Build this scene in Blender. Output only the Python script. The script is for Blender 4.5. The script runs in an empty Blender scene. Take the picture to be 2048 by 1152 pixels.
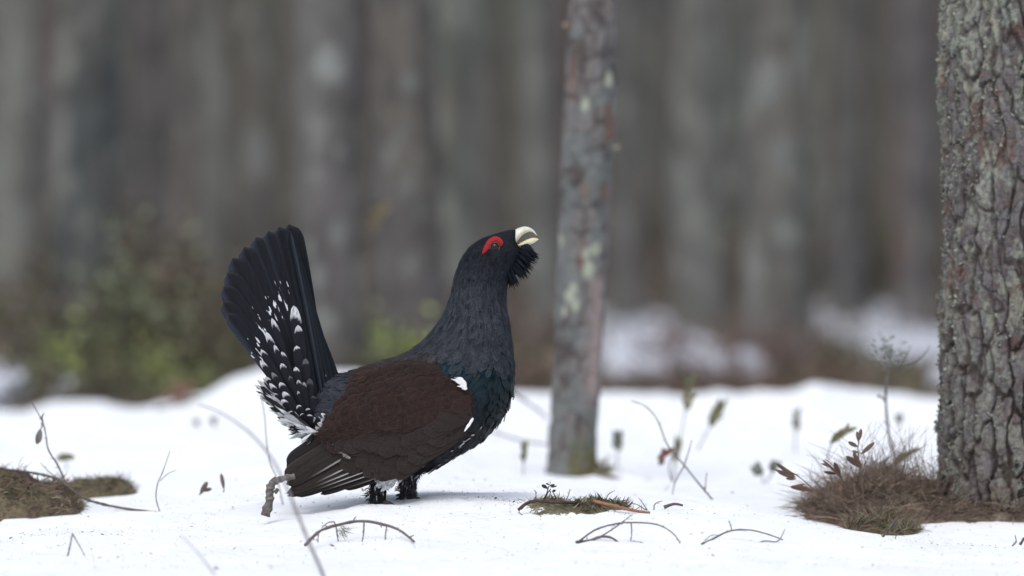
import bpy, math, random
import numpy as np
from mathutils import Vector, Matrix
from mathutils.bvhtree import BVHTree

random.seed(7); rng = np.random.default_rng(7)
S = bpy.context.scene
COL = S.collection
R = math.radians

# ------------------------------------------------------------------ camera
EYE, D0, FPX = 0.606, 22.0, 17579.0        # eye height, metres to the bird, focal length in photo pixels
cam_d = bpy.data.cameras.new('camera'); cam = bpy.data.objects.new('camera', cam_d); COL.objects.link(cam)
cam.location = (0, -D0, EYE); cam.rotation_euler = (R(90), 0, 0)
cam_d.sensor_width = 36.0; cam_d.lens = FPX * 36.0 / 2048.0
cam_d.shift_y = -76.0 / 2048.0
cam_d.clip_end = 2000.0
cam_d.dof.use_dof = True; cam_d.dof.focus_distance = D0 - 0.09; cam_d.dof.aperture_fstop = 2.6
S.camera = cam

# ------------------------------------------------------------------ light
w = bpy.data.worlds.new('World'); S.world = w; w.use_nodes = True
nt = w.node_tree; nt.nodes.clear()
sky = nt.nodes.new('ShaderNodeTexSky'); sky.sky_type = 'NISHITA'; sky.sun_disc = False
SUN_EL, SUN_ROT = R(58), R(200)
sky.sun_elevation = SUN_EL; sky.sun_rotation = SUN_ROT
sky.air_density = 1.0; sky.dust_density = 3.0; sky.ozone_density = 1.0
hs = nt.nodes.new('ShaderNodeHueSaturation'); hs.inputs['Saturation'].default_value = 0.58
bg = nt.nodes.new('ShaderNodeBackground'); bg.inputs['Strength'].default_value = 0.135
wo = nt.nodes.new('ShaderNodeOutputWorld')
nt.links.new(sky.outputs[0], hs.inputs['Color']); nt.links.new(hs.outputs[0], bg.inputs[0]); nt.links.new(bg.outputs[0], wo.inputs[0])
sd = bpy.data.lights.new('sun', 'SUN'); so = bpy.data.objects.new('sun', sd); COL.objects.link(so)
sd.energy = 0.5; sd.angle = R(65); sd.color = (1.0, 0.975, 0.94)
so.rotation_euler = Vector((-math.sin(SUN_ROT) * math.cos(SUN_EL), -math.cos(SUN_ROT) * math.cos(SUN_EL), -math.sin(SUN_EL))).to_track_quat('-Z', 'Y').to_euler()
S.view_settings.view_transform = 'Standard'; S.view_settings.look = 'None'
S.view_settings.exposure = 0.64; S.view_settings.gamma = 1.0; S.view_settings.use_curve_mapping = False
S.cycles.use_denoising = True
try: S.cycles.denoiser = 'OPENIMAGEDENOISE'
except Exception: pass
S.cycles.max_bounces = 6

# ------------------------------------------------------------------ helpers
def W(px, py, d):
    """Point at distance d that the photograph shows at pixel (px, py)."""
    return Vector(((px - 1024.0) / FPX * d, d - D0, EYE - (py - 500.0) / FPX * d))

def _hash(i, j, seed):
    n = (i.astype(np.int64) * 374761393 + j.astype(np.int64) * 668265263 + seed * 974634721) & 0xffffffff
    n = ((n ^ (n >> 13)) * 1274126177) & 0xffffffff
    n = ((n ^ (n >> 15)) * 2246822519) & 0xffffffff
    return ((n ^ (n >> 16)) & 0xffffff) / float(0xffffff)

def vnoise(x, y, seed=0, per=0):
    x = np.asarray(x, float); y = np.asarray(y, float)
    xi = np.floor(x); yi = np.floor(y); fx = x - xi; fy = y - yi
    fx = fx * fx * (3 - 2 * fx); fy = fy * fy * (3 - 2 * fy)
    xi = xi.astype(np.int64); yi = yi.astype(np.int64)
    x0, x1 = (xi % per, (xi + 1) % per) if per else (xi, xi + 1)
    a = _hash(x0, yi, seed); b = _hash(x1, yi, seed); c = _hash(x0, yi + 1, seed); d = _hash(x1, yi + 1, seed)
    return (a * (1 - fx) + b * fx) * (1 - fy) + (c * (1 - fx) + d * fx) * fy

def fbm(x, y, seed=0, octs=4, per=0):
    s = 0.0; a = 0.5; t = 0.0
    for k in range(octs):
        s = s + a * vnoise(np.asarray(x) * 2**k, np.asarray(y) * 2**k, seed + 17 * k, per * 2**k if per else 0)
        t += a; a *= 0.5
    return s / t

def worley(x, y, seed, per=0):
    x = np.asarray(x, float); y = np.asarray(y, float)
    xi = np.floor(x).astype(np.int64); yi = np.floor(y).astype(np.int64)
    f1 = np.full(x.shape, 9.0); f2 = np.full(x.shape, 9.0); cid = np.zeros(x.shape)
    for dx in (-1, 0, 1):
        for dy in (-1, 0, 1):
            cx = xi + dx; cy = yi + dy; hx = cx % per if per else cx
            px_ = cx + 0.1 + 0.8 * _hash(hx, cy, seed); py_ = cy + 0.1 + 0.8 * _hash(hx, cy, seed + 5)
            d = np.hypot(px_ - x, py_ - y); i_ = _hash(hx, cy, seed + 9)
            near = d < f1
            f2 = np.where(near, f1, np.minimum(f2, d)); cid = np.where(near, i_, cid); f1 = np.where(near, d, f1)
    return f1, f2, cid

def sstep(a, b, x):
    t = np.clip((x - a) / (b - a), 0, 1); return t * t * (3 - 2 * t)

def link(name, me, parent=None, label=None, cat=None, group=None, kind=None):
    o = bpy.data.objects.new(name, me); COL.objects.link(o)
    if parent is not None: o.parent = parent
    if label: o['label'] = label
    if cat: o['category'] = cat
    if group: o['group'] = group
    if kind: o['kind'] = kind
    return o

def empty(name, loc, label, cat, group=None):
    o = link(name, None, None, label, cat, group); o.location = loc; o.empty_display_size = 0.05
    return o

def mesh_np(name, V, F, mat, cols=None, uvs=None, smooth=True, nrm=None):
    """V (n,3), F list/array of faces (all quads or all tris, or a mixed list)."""
    me = bpy.data.meshes.new(name)
    if isinstance(F, np.ndarray):
        k = F.shape[1]; nf = len(F)
        me.vertices.add(len(V)); me.vertices.foreach_set('co', np.asarray(V, np.float32).ravel())
        me.loops.add(nf * k); me.loops.foreach_set('vertex_index', F.astype(np.int32).ravel())
        me.polygons.add(nf); me.polygons.foreach_set('loop_start', np.arange(0, nf * k, k, dtype=np.int32))
        me.polygons.foreach_set('loop_total', np.full(nf, k, np.int32))
        me.update(calc_edges=True); me.validate()
    else:
        me.from_pydata([tuple(v) for v in V], [], F)
    me.polygons.foreach_set('use_smooth', np.full(len(me.polygons), smooth))
    if cols is not None:
        a = me.color_attributes.new('col', 'FLOAT_COLOR', 'POINT')
        c = np.ones((len(V), 4), np.float32); c[:, :3] = np.asarray(cols, np.float32)[:, :3]
        a.data.foreach_set('color', c.ravel())
    if uvs is not None:
        a = me.attributes.new('fuv', 'FLOAT_VECTOR', 'POINT')
        u = np.zeros((len(V), 3), np.float32); u[:, :np.asarray(uvs).shape[1]] = uvs
        a.data.foreach_set('vector', u.ravel())
    me.materials.append(mat); me.update()
    return me

def grid_faces(nr, nc, wrap=False):
    r = np.arange(nr - 1)[:, None]; c = np.arange(nc if wrap else nc - 1)[None, :]
    c1 = (c + 1) % nc
    a = r * nc + c; b = r * nc + c1; d = (r + 1) * nc + c; e = (r + 1) * nc + c1
    return np.stack([a, b, e, d], -1).reshape(-1, 4)

class MB:
    """Collects pieces of one mesh: vertices, faces, colours and feather coordinates."""
    def __init__(s): s.v = []; s.f = []; s.c = []; s.u = []
    def add(s, V, F, C=None, U=None):
        o = len(s.v); n = len(V)
        s.v.extend([tuple(p) for p in V]); s.f.extend([tuple(i + o for i in f) for f in F])
        if C is None: C = (0.5, 0.5, 0.5)
        s.c.extend([tuple(C)] * n if not hasattr(C[0], '__len__') else [tuple(x) for x in C])
        s.u.extend(U if U is not None else [(0, 0, 0)] * n)
    def build(s, name, mat, parent=None, smooth=True, origin=None, **kw):
        V = np.array(s.v, float)
        if origin is not None: V = V - np.array(origin)
        me = mesh_np(name, V, s.f, mat, np.array(s.c), np.array(s.u, float), smooth)
        return link(name, me, parent, **kw)

def catmull(P, n):
    P = [Vector(p) for p in P]
    if len(P) == 2: return [P[0].lerp(P[1], i / n) for i in range(n + 1)]
    out = []; m = len(P) - 1
    for i in range(n + 1):
        t = i / n * m; k = min(int(t), m - 1); f = t - k
        p0 = P[max(k - 1, 0)]; p1 = P[k]; p2 = P[k + 1]; p3 = P[min(k + 2, m)]
        out.append(0.5 * ((2 * p1) + (p2 - p0) * f + (2 * p0 - 5 * p1 + 4 * p2 - p3) * f * f + (3 * p1 - p0 - 3 * p2 + p3) * f**3))
    return out

def tube(mb, pts, r0, r1, n=24, sides=7, col=(0.1, 0.08, 0.07), rough=0.12, col2=None, cap=True):
    """A twig: a smooth tapered tube with uneven girth and joints."""
    P = catmull(pts, n); V = []; C = []; U = []
    up = Vector((0.3, 1, 0.2))
    ph = random.random() * 9
    for i, p in enumerate(P):
        t = (P[min(i + 1, n)] - P[max(i - 1, 0)]).normalized()
        a = t.cross(up).normalized(); b = t.cross(a)
        f = i / n
        r = (r0 + (r1 - r0) * f) * (1 + rough * math.sin(i * 1.9 + ph) * random.uniform(.3, 1) + rough * 1.2 * (random.random() < .12))
        for k in range(sides):
            an = 2 * math.pi * k / sides
            V.append(p + (a * math.cos(an) + b * math.sin(an)) * r * random.uniform(1 - rough * .6, 1 + rough * .6))
            cc = Vector(col) if col2 is None else Vector(col).lerp(Vector(col2), random.random()**2)
            C.append(cc * random.uniform(.75, 1.25)); U.append((k / sides, f, 0))
    F = [(i * sides + k, i * sides + (k + 1) % sides, (i + 1) * sides + (k + 1) % sides, (i + 1) * sides + k) for i in range(n) for k in range(sides)]
    if cap: F += [tuple(range(sides - 1, -1, -1)), tuple(n * sides + k for k in range(sides))]
    mb.add(V, F, C, U)

def blade(mb, base, dirv, nrm, L, wd, col, tipcol=None, edgecol=None, nv=6, nu=4, round_=0.6, bend=0.0, camber=0.12, twist=0.0, colf=None, narrow=0.45, side=0.0, point=False):
    """One feather, leaf or grass blade: a cambered tapering strip, colours per vertex."""
    d = Vector(dirv).normalized(); n = Vector(nrm); n = (n - d * n.dot(d)).normalized(); s = d.cross(n)
    V = []; C = []; U = []
    for i in range(nv + 1):
        v = i / nv
        if v < round_: ww = narrow + (1 - narrow) * math.sin(v / round_ * math.pi / 2)
        elif point: ww = 1 - (v - round_) / (1 - round_)
        else: ww = math.sqrt(max(0.0, 1 - ((v - round_) / (1 - round_))**2))
        ww = max(ww, 0.03 if point else 0.06) * wd * 0.5
        c = Vector(base) + d * (L * v) + n * (bend * L * v * v) + s * (side * L * v * v)
        a = twist * v; s2 = s * math.cos(a) + n * math.sin(a); n2 = n * math.cos(a) - s * math.sin(a)
        for j in range(nu + 1):
            u = j / nu * 2 - 1
            V.append(c + s2 * (u * ww) - n2 * (camber * wd * u * u))
            if colf: cc = colf(u, v)
            else:
                cc = Vector(col)
                if edgecol is not None and (abs(u) > .9 or v > .97): cc = Vector(edgecol)
                if tipcol is not None and v > .7: cc = Vector(tipcol)
            C.append(tuple(cc)); U.append((j / nu, v, 0))
    m = nu + 1
    F = [(i * m + j, i * m + j + 1, (i + 1) * m + j + 1, (i + 1) * m + j) for i in range(nv) for j in range(nu)]
    mb.add(V, F, C, U)

# ------------------------------------------------------------------ materials
def mat_new(name):
    m = bpy.data.materials.new(name); m.use_nodes = True
    return m, m.node_tree, m.node_tree.nodes['Principled BSDF']

def N(nt, t, **kw):
    n = nt.nodes.new(t)
    for k, v in kw.items():
        if k.startswith('i_'): n.inputs[k[2:].replace('_', ' ')].default_value = v
        else: setattr(n, k, v)
    return n

def vcol_mat(name, rough=0.8, noise=None, amt=0.35, bump=0.0, bscale=200.0, spec=0.3, stretch=(1, 1, 1), sheen=0.0, trans=0.0):
    """Colour from the 'col' attribute, broken up by object-space noise, with fine relief."""
    m, t, b = mat_new(name); L = t.links
    at = N(t, 'ShaderNodeAttribute', attribute_name='col')
    src = at.outputs['Color']
    tc = N(t, 'ShaderNodeTexCoord'); mp = N(t, 'ShaderNodeMapping'); mp.inputs['Scale'].default_value = stretch
    L.new(tc.outputs['Object'], mp.inputs['Vector'])
    if noise:
        nz = N(t, 'ShaderNodeTexNoise', i_Scale=noise, i_Detail=5.0, i_Roughness=0.65); L.new(mp.outputs[0], nz.inputs['Vector'])
        mr = N(t, 'ShaderNodeMapRange'); mr.inputs[1].default_value = .25; mr.inputs[2].default_value = .75; mr.inputs[3].default_value = 1 - amt; mr.inputs[4].default_value = 1 + amt
        L.new(nz.outputs['Fac'], mr.inputs[0])
        mx = N(t, 'ShaderNodeMix', data_type='RGBA', blend_type='MULTIPLY'); mx.inputs['Factor'].default_value = 1
        L.new(src, mx.inputs[6]); L.new(mr.outputs[0], mx.inputs[7]); src = mx.outputs[2]
    L.new(src, b.inputs['Base Color'])
    b.inputs['Roughness'].default_value = rough; b.inputs['Specular IOR Level'].default_value = spec
    if sheen: b.inputs['Sheen Weight'].default_value = sheen
    if bump:
        n2 = N(t, 'ShaderNodeTexNoise', i_Scale=bscale, i_Detail=4.0); L.new(mp.outputs[0], n2.inputs['Vector'])
        bp = N(t, 'ShaderNodeBump', i_Strength=bump, i_Distance=0.004); L.new(n2.outputs['Fac'], bp.inputs['Height']); L.new(bp.outputs[0], b.inputs['Normal'])
    return m

def feather_mat(name, rough=0.5, barb=0.25, spec=0.35, flecks=False, sheen=0.0, wavy=0.0, shaft=0.0):
    """Feather: vertex colour with oblique barb streaks in the feather's own coordinates."""
    m, t, b = mat_new(name); L = t.links
    at = N(t, 'ShaderNodeAttribute', attribute_name='col'); uv = N(t, 'ShaderNodeAttribute', attribute_name='fuv')
    sep = N(t, 'ShaderNodeSeparateXYZ'); L.new(uv.outputs['Vector'], sep.inputs[0])
    a1 = N(t, 'ShaderNodeMath', operation='SUBTRACT'); L.new(sep.outputs[0], a1.inputs[0]); a1.inputs[1].default_value = .5
    a2 = N(t, 'ShaderNodeMath', operation='ABSOLUTE'); L.new(a1.outputs[0], a2.inputs[0])
    a3 = N(t, 'ShaderNodeMath', operation='MULTIPLY_ADD'); L.new(a2.outputs[0], a3.inputs[0]); a3.inputs[1].default_value = -.45; L.new(sep.outputs[1], a3.inputs[2])
    a4 = N(t, 'ShaderNodeMath', operation='MULTIPLY'); L.new(a3.outputs[0], a4.inputs[0]); a4.inputs[1].default_value = 70
    oi = N(t, 'ShaderNodeObjectInfo')
    tc = N(t, 'ShaderNodeTexCoord')
    cb = N(t, 'ShaderNodeCombineXYZ'); L.new(a4.outputs[0], cb.inputs[0]); L.new(sep.outputs[0], cb.inputs[1]); L.new(oi.outputs['Random'], cb.inputs[2])
    nz = N(t, 'ShaderNodeTexNoise', i_Scale=1.0, i_Detail=2.0); L.new(cb.outputs[0], nz.inputs['Vector'])
    mr = N(t, 'ShaderNodeMapRange'); mr.inputs[1].default_value = .3; mr.inputs[2].default_value = .7; mr.inputs[3].default_value = 1 - barb; mr.inputs[4].default_value = 1 + barb
    L.new(nz.outputs['Fac'], mr.inputs[0])
    mx = N(t, 'ShaderNodeMix', data_type='RGBA', blend_type='MULTIPLY'); mx.inputs['Factor'].default_value = 1
    L.new(at.outputs['Color'], mx.inputs[6]); L.new(mr.outputs[0], mx.inputs[7]); src = mx.outputs[2]
    if wavy:
        mp = N(t, 'ShaderNodeMapping'); mp.inputs['Scale'].default_value = (140, 140, 520); L.new(tc.outputs['Object'], mp.inputs['Vector'])
        n3 = N(t, 'ShaderNodeTexNoise', i_Scale=1.0, i_Detail=2.0); L.new(mp.outputs[0], n3.inputs['Vector'])
        m3 = N(t, 'ShaderNodeMapRange'); m3.inputs[1].default_value = .35; m3.inputs[2].default_value = .65; m3.inputs[3].default_value = 1 - wavy; m3.inputs[4].default_value = 1 + wavy
        L.new(n3.outputs['Fac'], m3.inputs[0])
        mx3 = N(t, 'ShaderNodeMix', data_type='RGBA', blend_type='MULTIPLY'); mx3.inputs['Factor'].default_value = 1
        L.new(src, mx3.inputs[6]); L.new(m3.outputs[0], mx3.inputs[7]); src = mx3.outputs[2]
    if flecks:   # white flecks across the middle of the long tail feathers
        cf = N(t, 'ShaderNodeCombineXYZ'); 
        s1 = N(t, 'ShaderNodeMath', operation='MULTIPLY'); L.new(sep.outputs[0], s1.inputs[0]); s1.inputs[1].default_value = 9
        s2 = N(t, 'ShaderNodeMath', operation='MULTIPLY'); L.new(sep.outputs[1], s2.inputs[0]); s2.inputs[1].default_value = 15
        s3 = N(t, 'ShaderNodeMath', operation='MULTIPLY'); L.new(oi.outputs['Random'], s3.inputs[0]); s3.inputs[1].default_value = 60
        L.new(s1.outputs[0], cf.inputs[0]); L.new(s2.outputs[0], cf.inputs[1]); L.new(s3.outputs[0], cf.inputs[2])
        nf = N(t, 'ShaderNodeTexNoise', i_Scale=1.0, i_Detail=2.0); L.new(cf.outputs[0], nf.inputs['Vector'])
        b1 = N(t, 'ShaderNodeMath', operation='SUBTRACT'); L.new(sep.outputs[1], b1.inputs[0]); b1.inputs[1].default_value = .63
        b2 = N(t, 'ShaderNodeMath', operation='ABSOLUTE'); L.new(b1.outputs[0], b2.inputs[0])
        b3 = N(t, 'ShaderNodeMath', operation='MULTIPLY_ADD'); L.new(b2.outputs[0], b3.inputs[0]); b3.inputs[1].default_value = -1.2; L.new(nf.outputs['Fac'], b3.inputs[2])
        st = N(t, 'ShaderNodeMapRange'); st.inputs[1].default_value = .565; st.inputs[2].default_value = .60; L.new(b3.outputs[0], st.inputs[0])
        mf = N(t, 'ShaderNodeMix', data_type='RGBA'); L.new(st.outputs[0], mf.inputs['Factor']); L.new(src, mf.inputs[6]); mf.inputs[7].default_value = (.55, .57, .6, 1); src = mf.outputs[2]
    L.new(src, b.inputs['Base Color'])
    b.inputs['Roughness'].default_value = rough; b.inputs['Specular IOR Level'].default_value = spec
    if sheen: b.inputs['Sheen Weight'].default_value = sheen; b.inputs['Sheen Roughness'].default_value = .4
    bp = N(t, 'ShaderNodeBump', i_Strength=.35, i_Distance=0.0015); L.new(nz.outputs['Fac'], bp.inputs['Height']); L.new(bp.outputs[0], b.inputs['Normal'])
    return m

def snow_mat(name='snow', lo=(.81, .84, .87, 1), hi=(.88, .90, .915, 1)):
    m, t, b = mat_new(name); L = t.links
    tc = N(t, 'ShaderNodeTexCoord')
    nz = N(t, 'ShaderNodeTexNoise', i_Scale=3.0, i_Detail=6.0, i_Roughness=.6); L.new(tc.outputs['Object'], nz.inputs['Vector'])
    cr = N(t, 'ShaderNodeValToRGB'); cr.color_ramp.elements[0].color = lo; cr.color_ramp.elements[1].color = hi
    cr.color_ramp.elements[0].position = .3; cr.color_ramp.elements[1].position = .6
    L.new(nz.outputs['Fac'], cr.inputs[0]); L.new(cr.outputs[0], b.inputs['Base Color'])
    b.inputs['Roughness'].default_value = .7; b.inputs['Specular IOR Level'].default_value = .2
    n2 = N(t, 'ShaderNodeTexNoise', i_Scale=130.0, i_Detail=6.0, i_Roughness=.7); L.new(tc.outputs['Object'], n2.inputs['Vector'])
    n3 = N(t, 'ShaderNodeTexNoise', i_Scale=24.0, i_Detail=4.0); L.new(tc.outputs['Object'], n3.inputs['Vector'])
    ad = N(t, 'ShaderNodeMath', operation='MULTIPLY_ADD'); L.new(n3.outputs['Fac'], ad.inputs[0]); ad.inputs[1].default_value = 2.5; L.new(n2.outputs['Fac'], ad.inputs[2])
    bp = N(t, 'ShaderNodeBump', i_Strength=.45, i_Distance=.008); L.new(ad.outputs[0], bp.inputs['Height']); L.new(bp.outputs[0], b.inputs['Normal'])
    return m

def floor_mat():
    m, t, b = mat_new('forest_floor'); L = t.links
    tc = N(t, 'ShaderNodeTexCoord')
    nz = N(t, 'ShaderNodeTexNoise', i_Scale=.55, i_Detail=7.0, i_Roughness=.65); L.new(tc.outputs['Object'], nz.inputs['Vector'])
    cr = N(t, 'ShaderNodeValToRGB'); e = cr.color_ramp.elements
    e[0].position = .3; e[0].color = (.046, .043, .030, 1); e[1].position = .72; e[1].color = (.098, .076, .056, 1)
    x = e.new(.5); x.color = (.068, .060, .042, 1)
    L.new(nz.outputs['Fac'], cr.inputs[0]); L.new(cr.outputs[0], b.inputs['Base Color'])
    b.inputs['Roughness'].default_value = .95; b.inputs['Specular IOR Level'].default_value = .1
    n2 = N(t, 'ShaderNodeTexNoise', i_Scale=9.0, i_Detail=6.0); L.new(tc.outputs['Object'], n2.inputs['Vector'])
    bp = N(t, 'ShaderNodeBump', i_Strength=.6, i_Distance=.08); L.new(n2.outputs['Fac'], bp.inputs['Height']); L.new(bp.outputs[0], b.inputs['Normal'])
    return m

M_SNOW = snow_mat(); M_OLDSNOW = snow_mat('old_snow', (.38, .39, .44, 1), (.60, .62, .67, 1)); M_FLOOR = floor_mat()
M_BARK = vcol_mat('pine_bark', .9, 160, .35, .5, 320, .2, (1, 1, .45))
M_BARKFAR = vcol_mat('pine_bark_far', .9, 22, .3, .5, 60, .2, (1, 1, .4))
M_LICHEN = vcol_mat('lichen', .9, 300, .3, 0, 1, .15)
M_TWIG = vcol_mat('twig_bark', .8, 300, .4, .3, 600, .3)
M_LEAF = vcol_mat('leaf', .6, 250, .3, .2, 500, .35)
M_GRASS = vcol_mat('dry_grass', .75, 120, .3, 0, 1, .2)
M_MOSS = vcol_mat('moss', .95, 90, .5, .6, 240, .1)
M_STEEL = None

# ------------------------------------------------------------------ ground shape
CX = np.array([-900, 0, 200, 300, 400, 480, 540, 640, 755, 1000, 1350, 1560, 1640, 1700, 1870, 2048, 2950], float)
DR = np.array([11, 15, 18, 20, 21.2, 21.7, 22.1, 22.6, 23.2, 26.5, 30, 35, 38], float)
def _col(xs, vals): return np.interp(CX, xs, vals)
_a = [0, 500, 755, 1000, 1350, 1560, 1700, 1870, 2048]
_T = [
    _col(_a, [1770] * 9),
    _col(_a, [1440] * 9),
    _col(_a, [1250, 1250, 1252, 1250, 1252, 1256, 1260, 1264, 1266]),
    _col(_a, [1140, 1140, 1142, 1140, 1142, 1146, 1150, 1156, 1160]),
    _col(_a, [1098, 1090, 1085, 1082, 1082, 1090, 1100, 1112, 1118]),
    _col(_a, [1082, 1058, 1038, 1030, 1031, 1046, 1066, 1090, 1100]),
    _col(_a, [1068, 1030,  992,  986, 1012, 1034, 1062, 1087, 1097]),
    _col(_a, [1046, 1005,  978,  981, 1020, 1044, 1074, 1058, 1060]),
    _col(_a, [1024,  980,  962,  966, 1000, 1020, 1036, 1024, 1026]),
    _col(_a, [ 916,  904,  906,  945,  966,  955,  945,  935,  935]),
    _col(_a, [ 866,  852,  852,  858,  868,  868,  866,  866,  866]),
    _col([0, 100, 200, 300, 400, 440, 480, 540, 640, 1000, 1100, 1200, 1300, 1400, 1560, 1640, 1700, 1800, 1870], [820, 828, 815, 812, 799, 780, 752, 735, 742, 788, 795, 800, 800, 796, 790, 775, 790, 795, 795]),
    _col([0, 300, 400, 480, 540, 640, 1000, 1400, 1640, 1870], [812, 806, 800, 790, 785, 790, 795, 796, 790, 796]),
]
_Z = EYE - (np.array(_T) - 500.0) / FPX * DR[:, None]
def _herm(xs, Y, xq):
    xs = np.asarray(xs); m = np.gradient(Y, xs, axis=0)
    i = np.clip(np.searchsorted(xs, xq, side='right') - 1, 0, len(xs) - 2); h = (xs[i + 1] - xs[i])
    t = np.clip((xq - xs[i]) / h, 0, 1)
    sh = (-1,) + (1,) * (Y.ndim - 1); t = t.reshape(sh); h = h.reshape(sh)
    return ((2*t**3-3*t**2+1)*Y[i] + (t**3-2*t**2+t)*h*m[i] + (-2*t**3+3*t**2)*Y[i+1] + (t**3-t**2)*h*m[i+1])
_cf = np.arange(-900, 2951, 10.0); _df = np.arange(11, 38.01, 0.05)
_Zf = _herm(DR, _herm(CX, _Z.T, _cf).T, _df)
def _bil(px, d):
    x = np.clip((px - _cf[0]) / 10.0, 0, len(_cf) - 1.001); y = np.clip((d - 11) / 0.05, 0, len(_df) - 1.001)
    i = x.astype(int); j = y.astype(int); fx = x - i; fy = y - j
    return (_Zf[j, i]*(1-fx) + _Zf[j, i+1]*fx)*(1-fy) + (_Zf[j+1, i]*(1-fx) + _Zf[j+1, i+1]*fx)*fy
def zsnow(x, d):
    x = np.asarray(x, float); d = np.asarray(d, float)
    z = _bil(1024 + x / np.maximum(d, 3.0) * FPX, d)
    amp = 0.4 + 0.6 * sstep(22.5, 25, d)
    z = z + (fbm(x * 1.3, d * .8, 3, 3) - .5) * .06 * amp + (fbm(x * 6, d * 4, 11, 3) - .5) * .018 * (0.6 + 2.8 * sstep(23.5, 27, d))
    # small bowl-shaped hollows and lumps of settled, melting snow
    f1, f2, c = worley(x * 5.5 + .4 * vnoise(x * 9, d * 9, 2), d * 3.2, 21)
    z = z + (c - .6) * .013 * sstep(.75, .1, f1)
    g1, g2, c2 = worley(x * 17 + vnoise(x * 20, d * 14, 4), d * 9, 23)
    z = z - .0035 * sstep(.45, .1, g1) * (c2 > .55)
    return z
def zs(px, d): return float(zsnow((px - 1024) / FPX * d, d))
_FD = np.array([30, 35, 40, 46, 52, 60, 70, 80, 100, 120, 160, 220, 300, 420, 800], float)
_FP = np.array([-.45, -.16, -.10, -.08, -.10, -.12, -.10, -.03, .18, .6, 2.4, 8.0, 18.0, 30.0, 44.0])
def zfloor(x, d):
    x = np.asarray(x, float); d = np.asarray(d, float)
    return np.interp(d, _FD, _FP) + (fbm(x * .35, d * .25, 31, 4) - .5) * .17 * np.clip(d / 60, .4, 2.5)
def hit(px, py, d0=15.0, d1=37.5):
    """Point of the snow that the photograph shows at (px, py)."""
    d = np.arange(d0, d1, .01); x = (px - 1024) / FPX * d
    k = np.nonzero(EYE - (py - 500) / FPX * d <= zsnow(x, d))[0]
    i = k[0] if len(k) else len(d) - 1
    return Vector((x[i], d[i] - D0, float(zsnow(x[i], d[i])))), float(d[i])

# snow sheet
def snow_sheet():
    xf = np.arange(-1.62, 1.621, .012)
    xo = np.concatenate([np.linspace(1.66, 3, 24), np.linspace(3.2, 8, 20), np.linspace(9, 60, 18)])
    xs = np.concatenate([-xo[::-1], xf, xo])
    ds = np.concatenate([np.linspace(-60, 8, 18), np.arange(9, 18.5, .12), np.arange(18.5, 24, .012), np.arange(24, 38.2, .05)])
    X, Dd = np.meshgrid(xs, ds)
    Z = zsnow(X, np.maximum(Dd, 11))
    edge = 35.2 + (fbm(X * .8, X * 0 + 3, 5, 4) - .5) * 3.2 + (fbm(X * 3, X * 0 + 7, 6, 3) - .5) * 2.0
    Z = Z - sstep(0, 1.6, Dd - edge) * .45
    Z = np.where(Dd < 11, Z + .0, Z)
    V = np.stack([X, Dd - D0, Z], -1).reshape(-1, 3)
    return link('snow_ground', mesh_np('snow_ground', V, grid_faces(len(ds), len(xs)), M_SNOW), kind='structure')
snow_sheet()
def floor_sheet():
    xs = np.concatenate([-np.geomspace(12, 600, 24)[::-1], np.arange(-11.5, 11.6, .25), np.geomspace(12, 600, 24)])
    ds = np.concatenate([np.arange(33.5, 70, .3), np.arange(70, 140, .8), np.linspace(141, 300, 60), np.geomspace(305, 800, 14)])
    X, Dd = np.meshgrid(xs, ds)
    V = np.stack([X, Dd - D0, zfloor(X, Dd)], -1).reshape(-1, 3)
    return link('forest_floor', mesh_np('forest_floor', V, grid_faces(len(ds), len(xs)), M_FLOOR), kind='structure')
floor_sheet()
def snow_patch(px0, px1, d0, d1, seed, thick=.10):
    """A leftover sheet of old snow with a ragged rim lying on the forest floor."""
    dm = (d0 + d1) / 2; x0 = (px0 - 1024) / FPX * dm; x1 = (px1 - 1024) / FPX * dm
    mx, md = (x1 - x0) * .25, (d1 - d0) * .2
    xs = np.linspace(x0 - mx, x1 + mx, 90); ds = np.linspace(d0 - md, d1 + md, 90)
    X, Dd = np.meshgrid(xs, ds)
    q = np.maximum(np.abs((X - (x0 + x1) / 2) / ((x1 - x0) / 2)), np.abs((Dd - dm) / ((d1 - d0) / 2)))
    m = sstep(1.12, .80, q + (fbm(X * 1.1, Dd * .5, seed, 4) - .5) * 1.1)
    Z = zfloor(X, Dd) - .12 + m * (.14 + thick) + (fbm(X * 2, Dd, seed + 3, 3) - .5) * .04
    V = np.stack([X, Dd - D0, Z], -1).reshape(-1, 3)
    link('snow_patch', mesh_np('snow_patch', V, grid_faces(90, 90), M_OLDSNOW), kind='structure')
snow_patch(1625, 1960, 44, 80, 41, .13)
snow_patch(1170, 1425, 43, 74, 43, .13)
snow_patch(-160, 78, 36.8, 45, 45, .14)
snow_patch(-80, 30, 66, 84, 49, .12)
snow_patch(110, 190, 38, 41, 47, .1)

# ------------------------------------------------------------------ trees
def trunk_mesh(name, zs_, cx, cy, rad, nth, disp, colf, mat):
    """Trunk: rings at heights zs_, centre cx(z), cy(z), radius rad(z), relief disp(theta, z), colour colf(theta, z, relief)."""
    th = np.arange(nth) / nth * 2 * math.pi
    T, Z = np.meshgrid(th, zs_)
    d, extra = disp(T, Z)
    r = rad(Z) + d
    V = np.stack([cx(Z) + r * np.cos(T), cy(Z) + r * np.sin(T), Z], -1).reshape(-1, 3)
    C = colf(T, Z, d, extra).reshape(-1, 3)
    return mesh_np(name, V, grid_faces(len(zs_), nth, True), mat, C)

def mixc(a, b, t):
    a = np.asarray(a, float); b = np.asarray(b, float); t = np.asarray(t)[..., None]
    return a * (1 - t) + b * t

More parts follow.
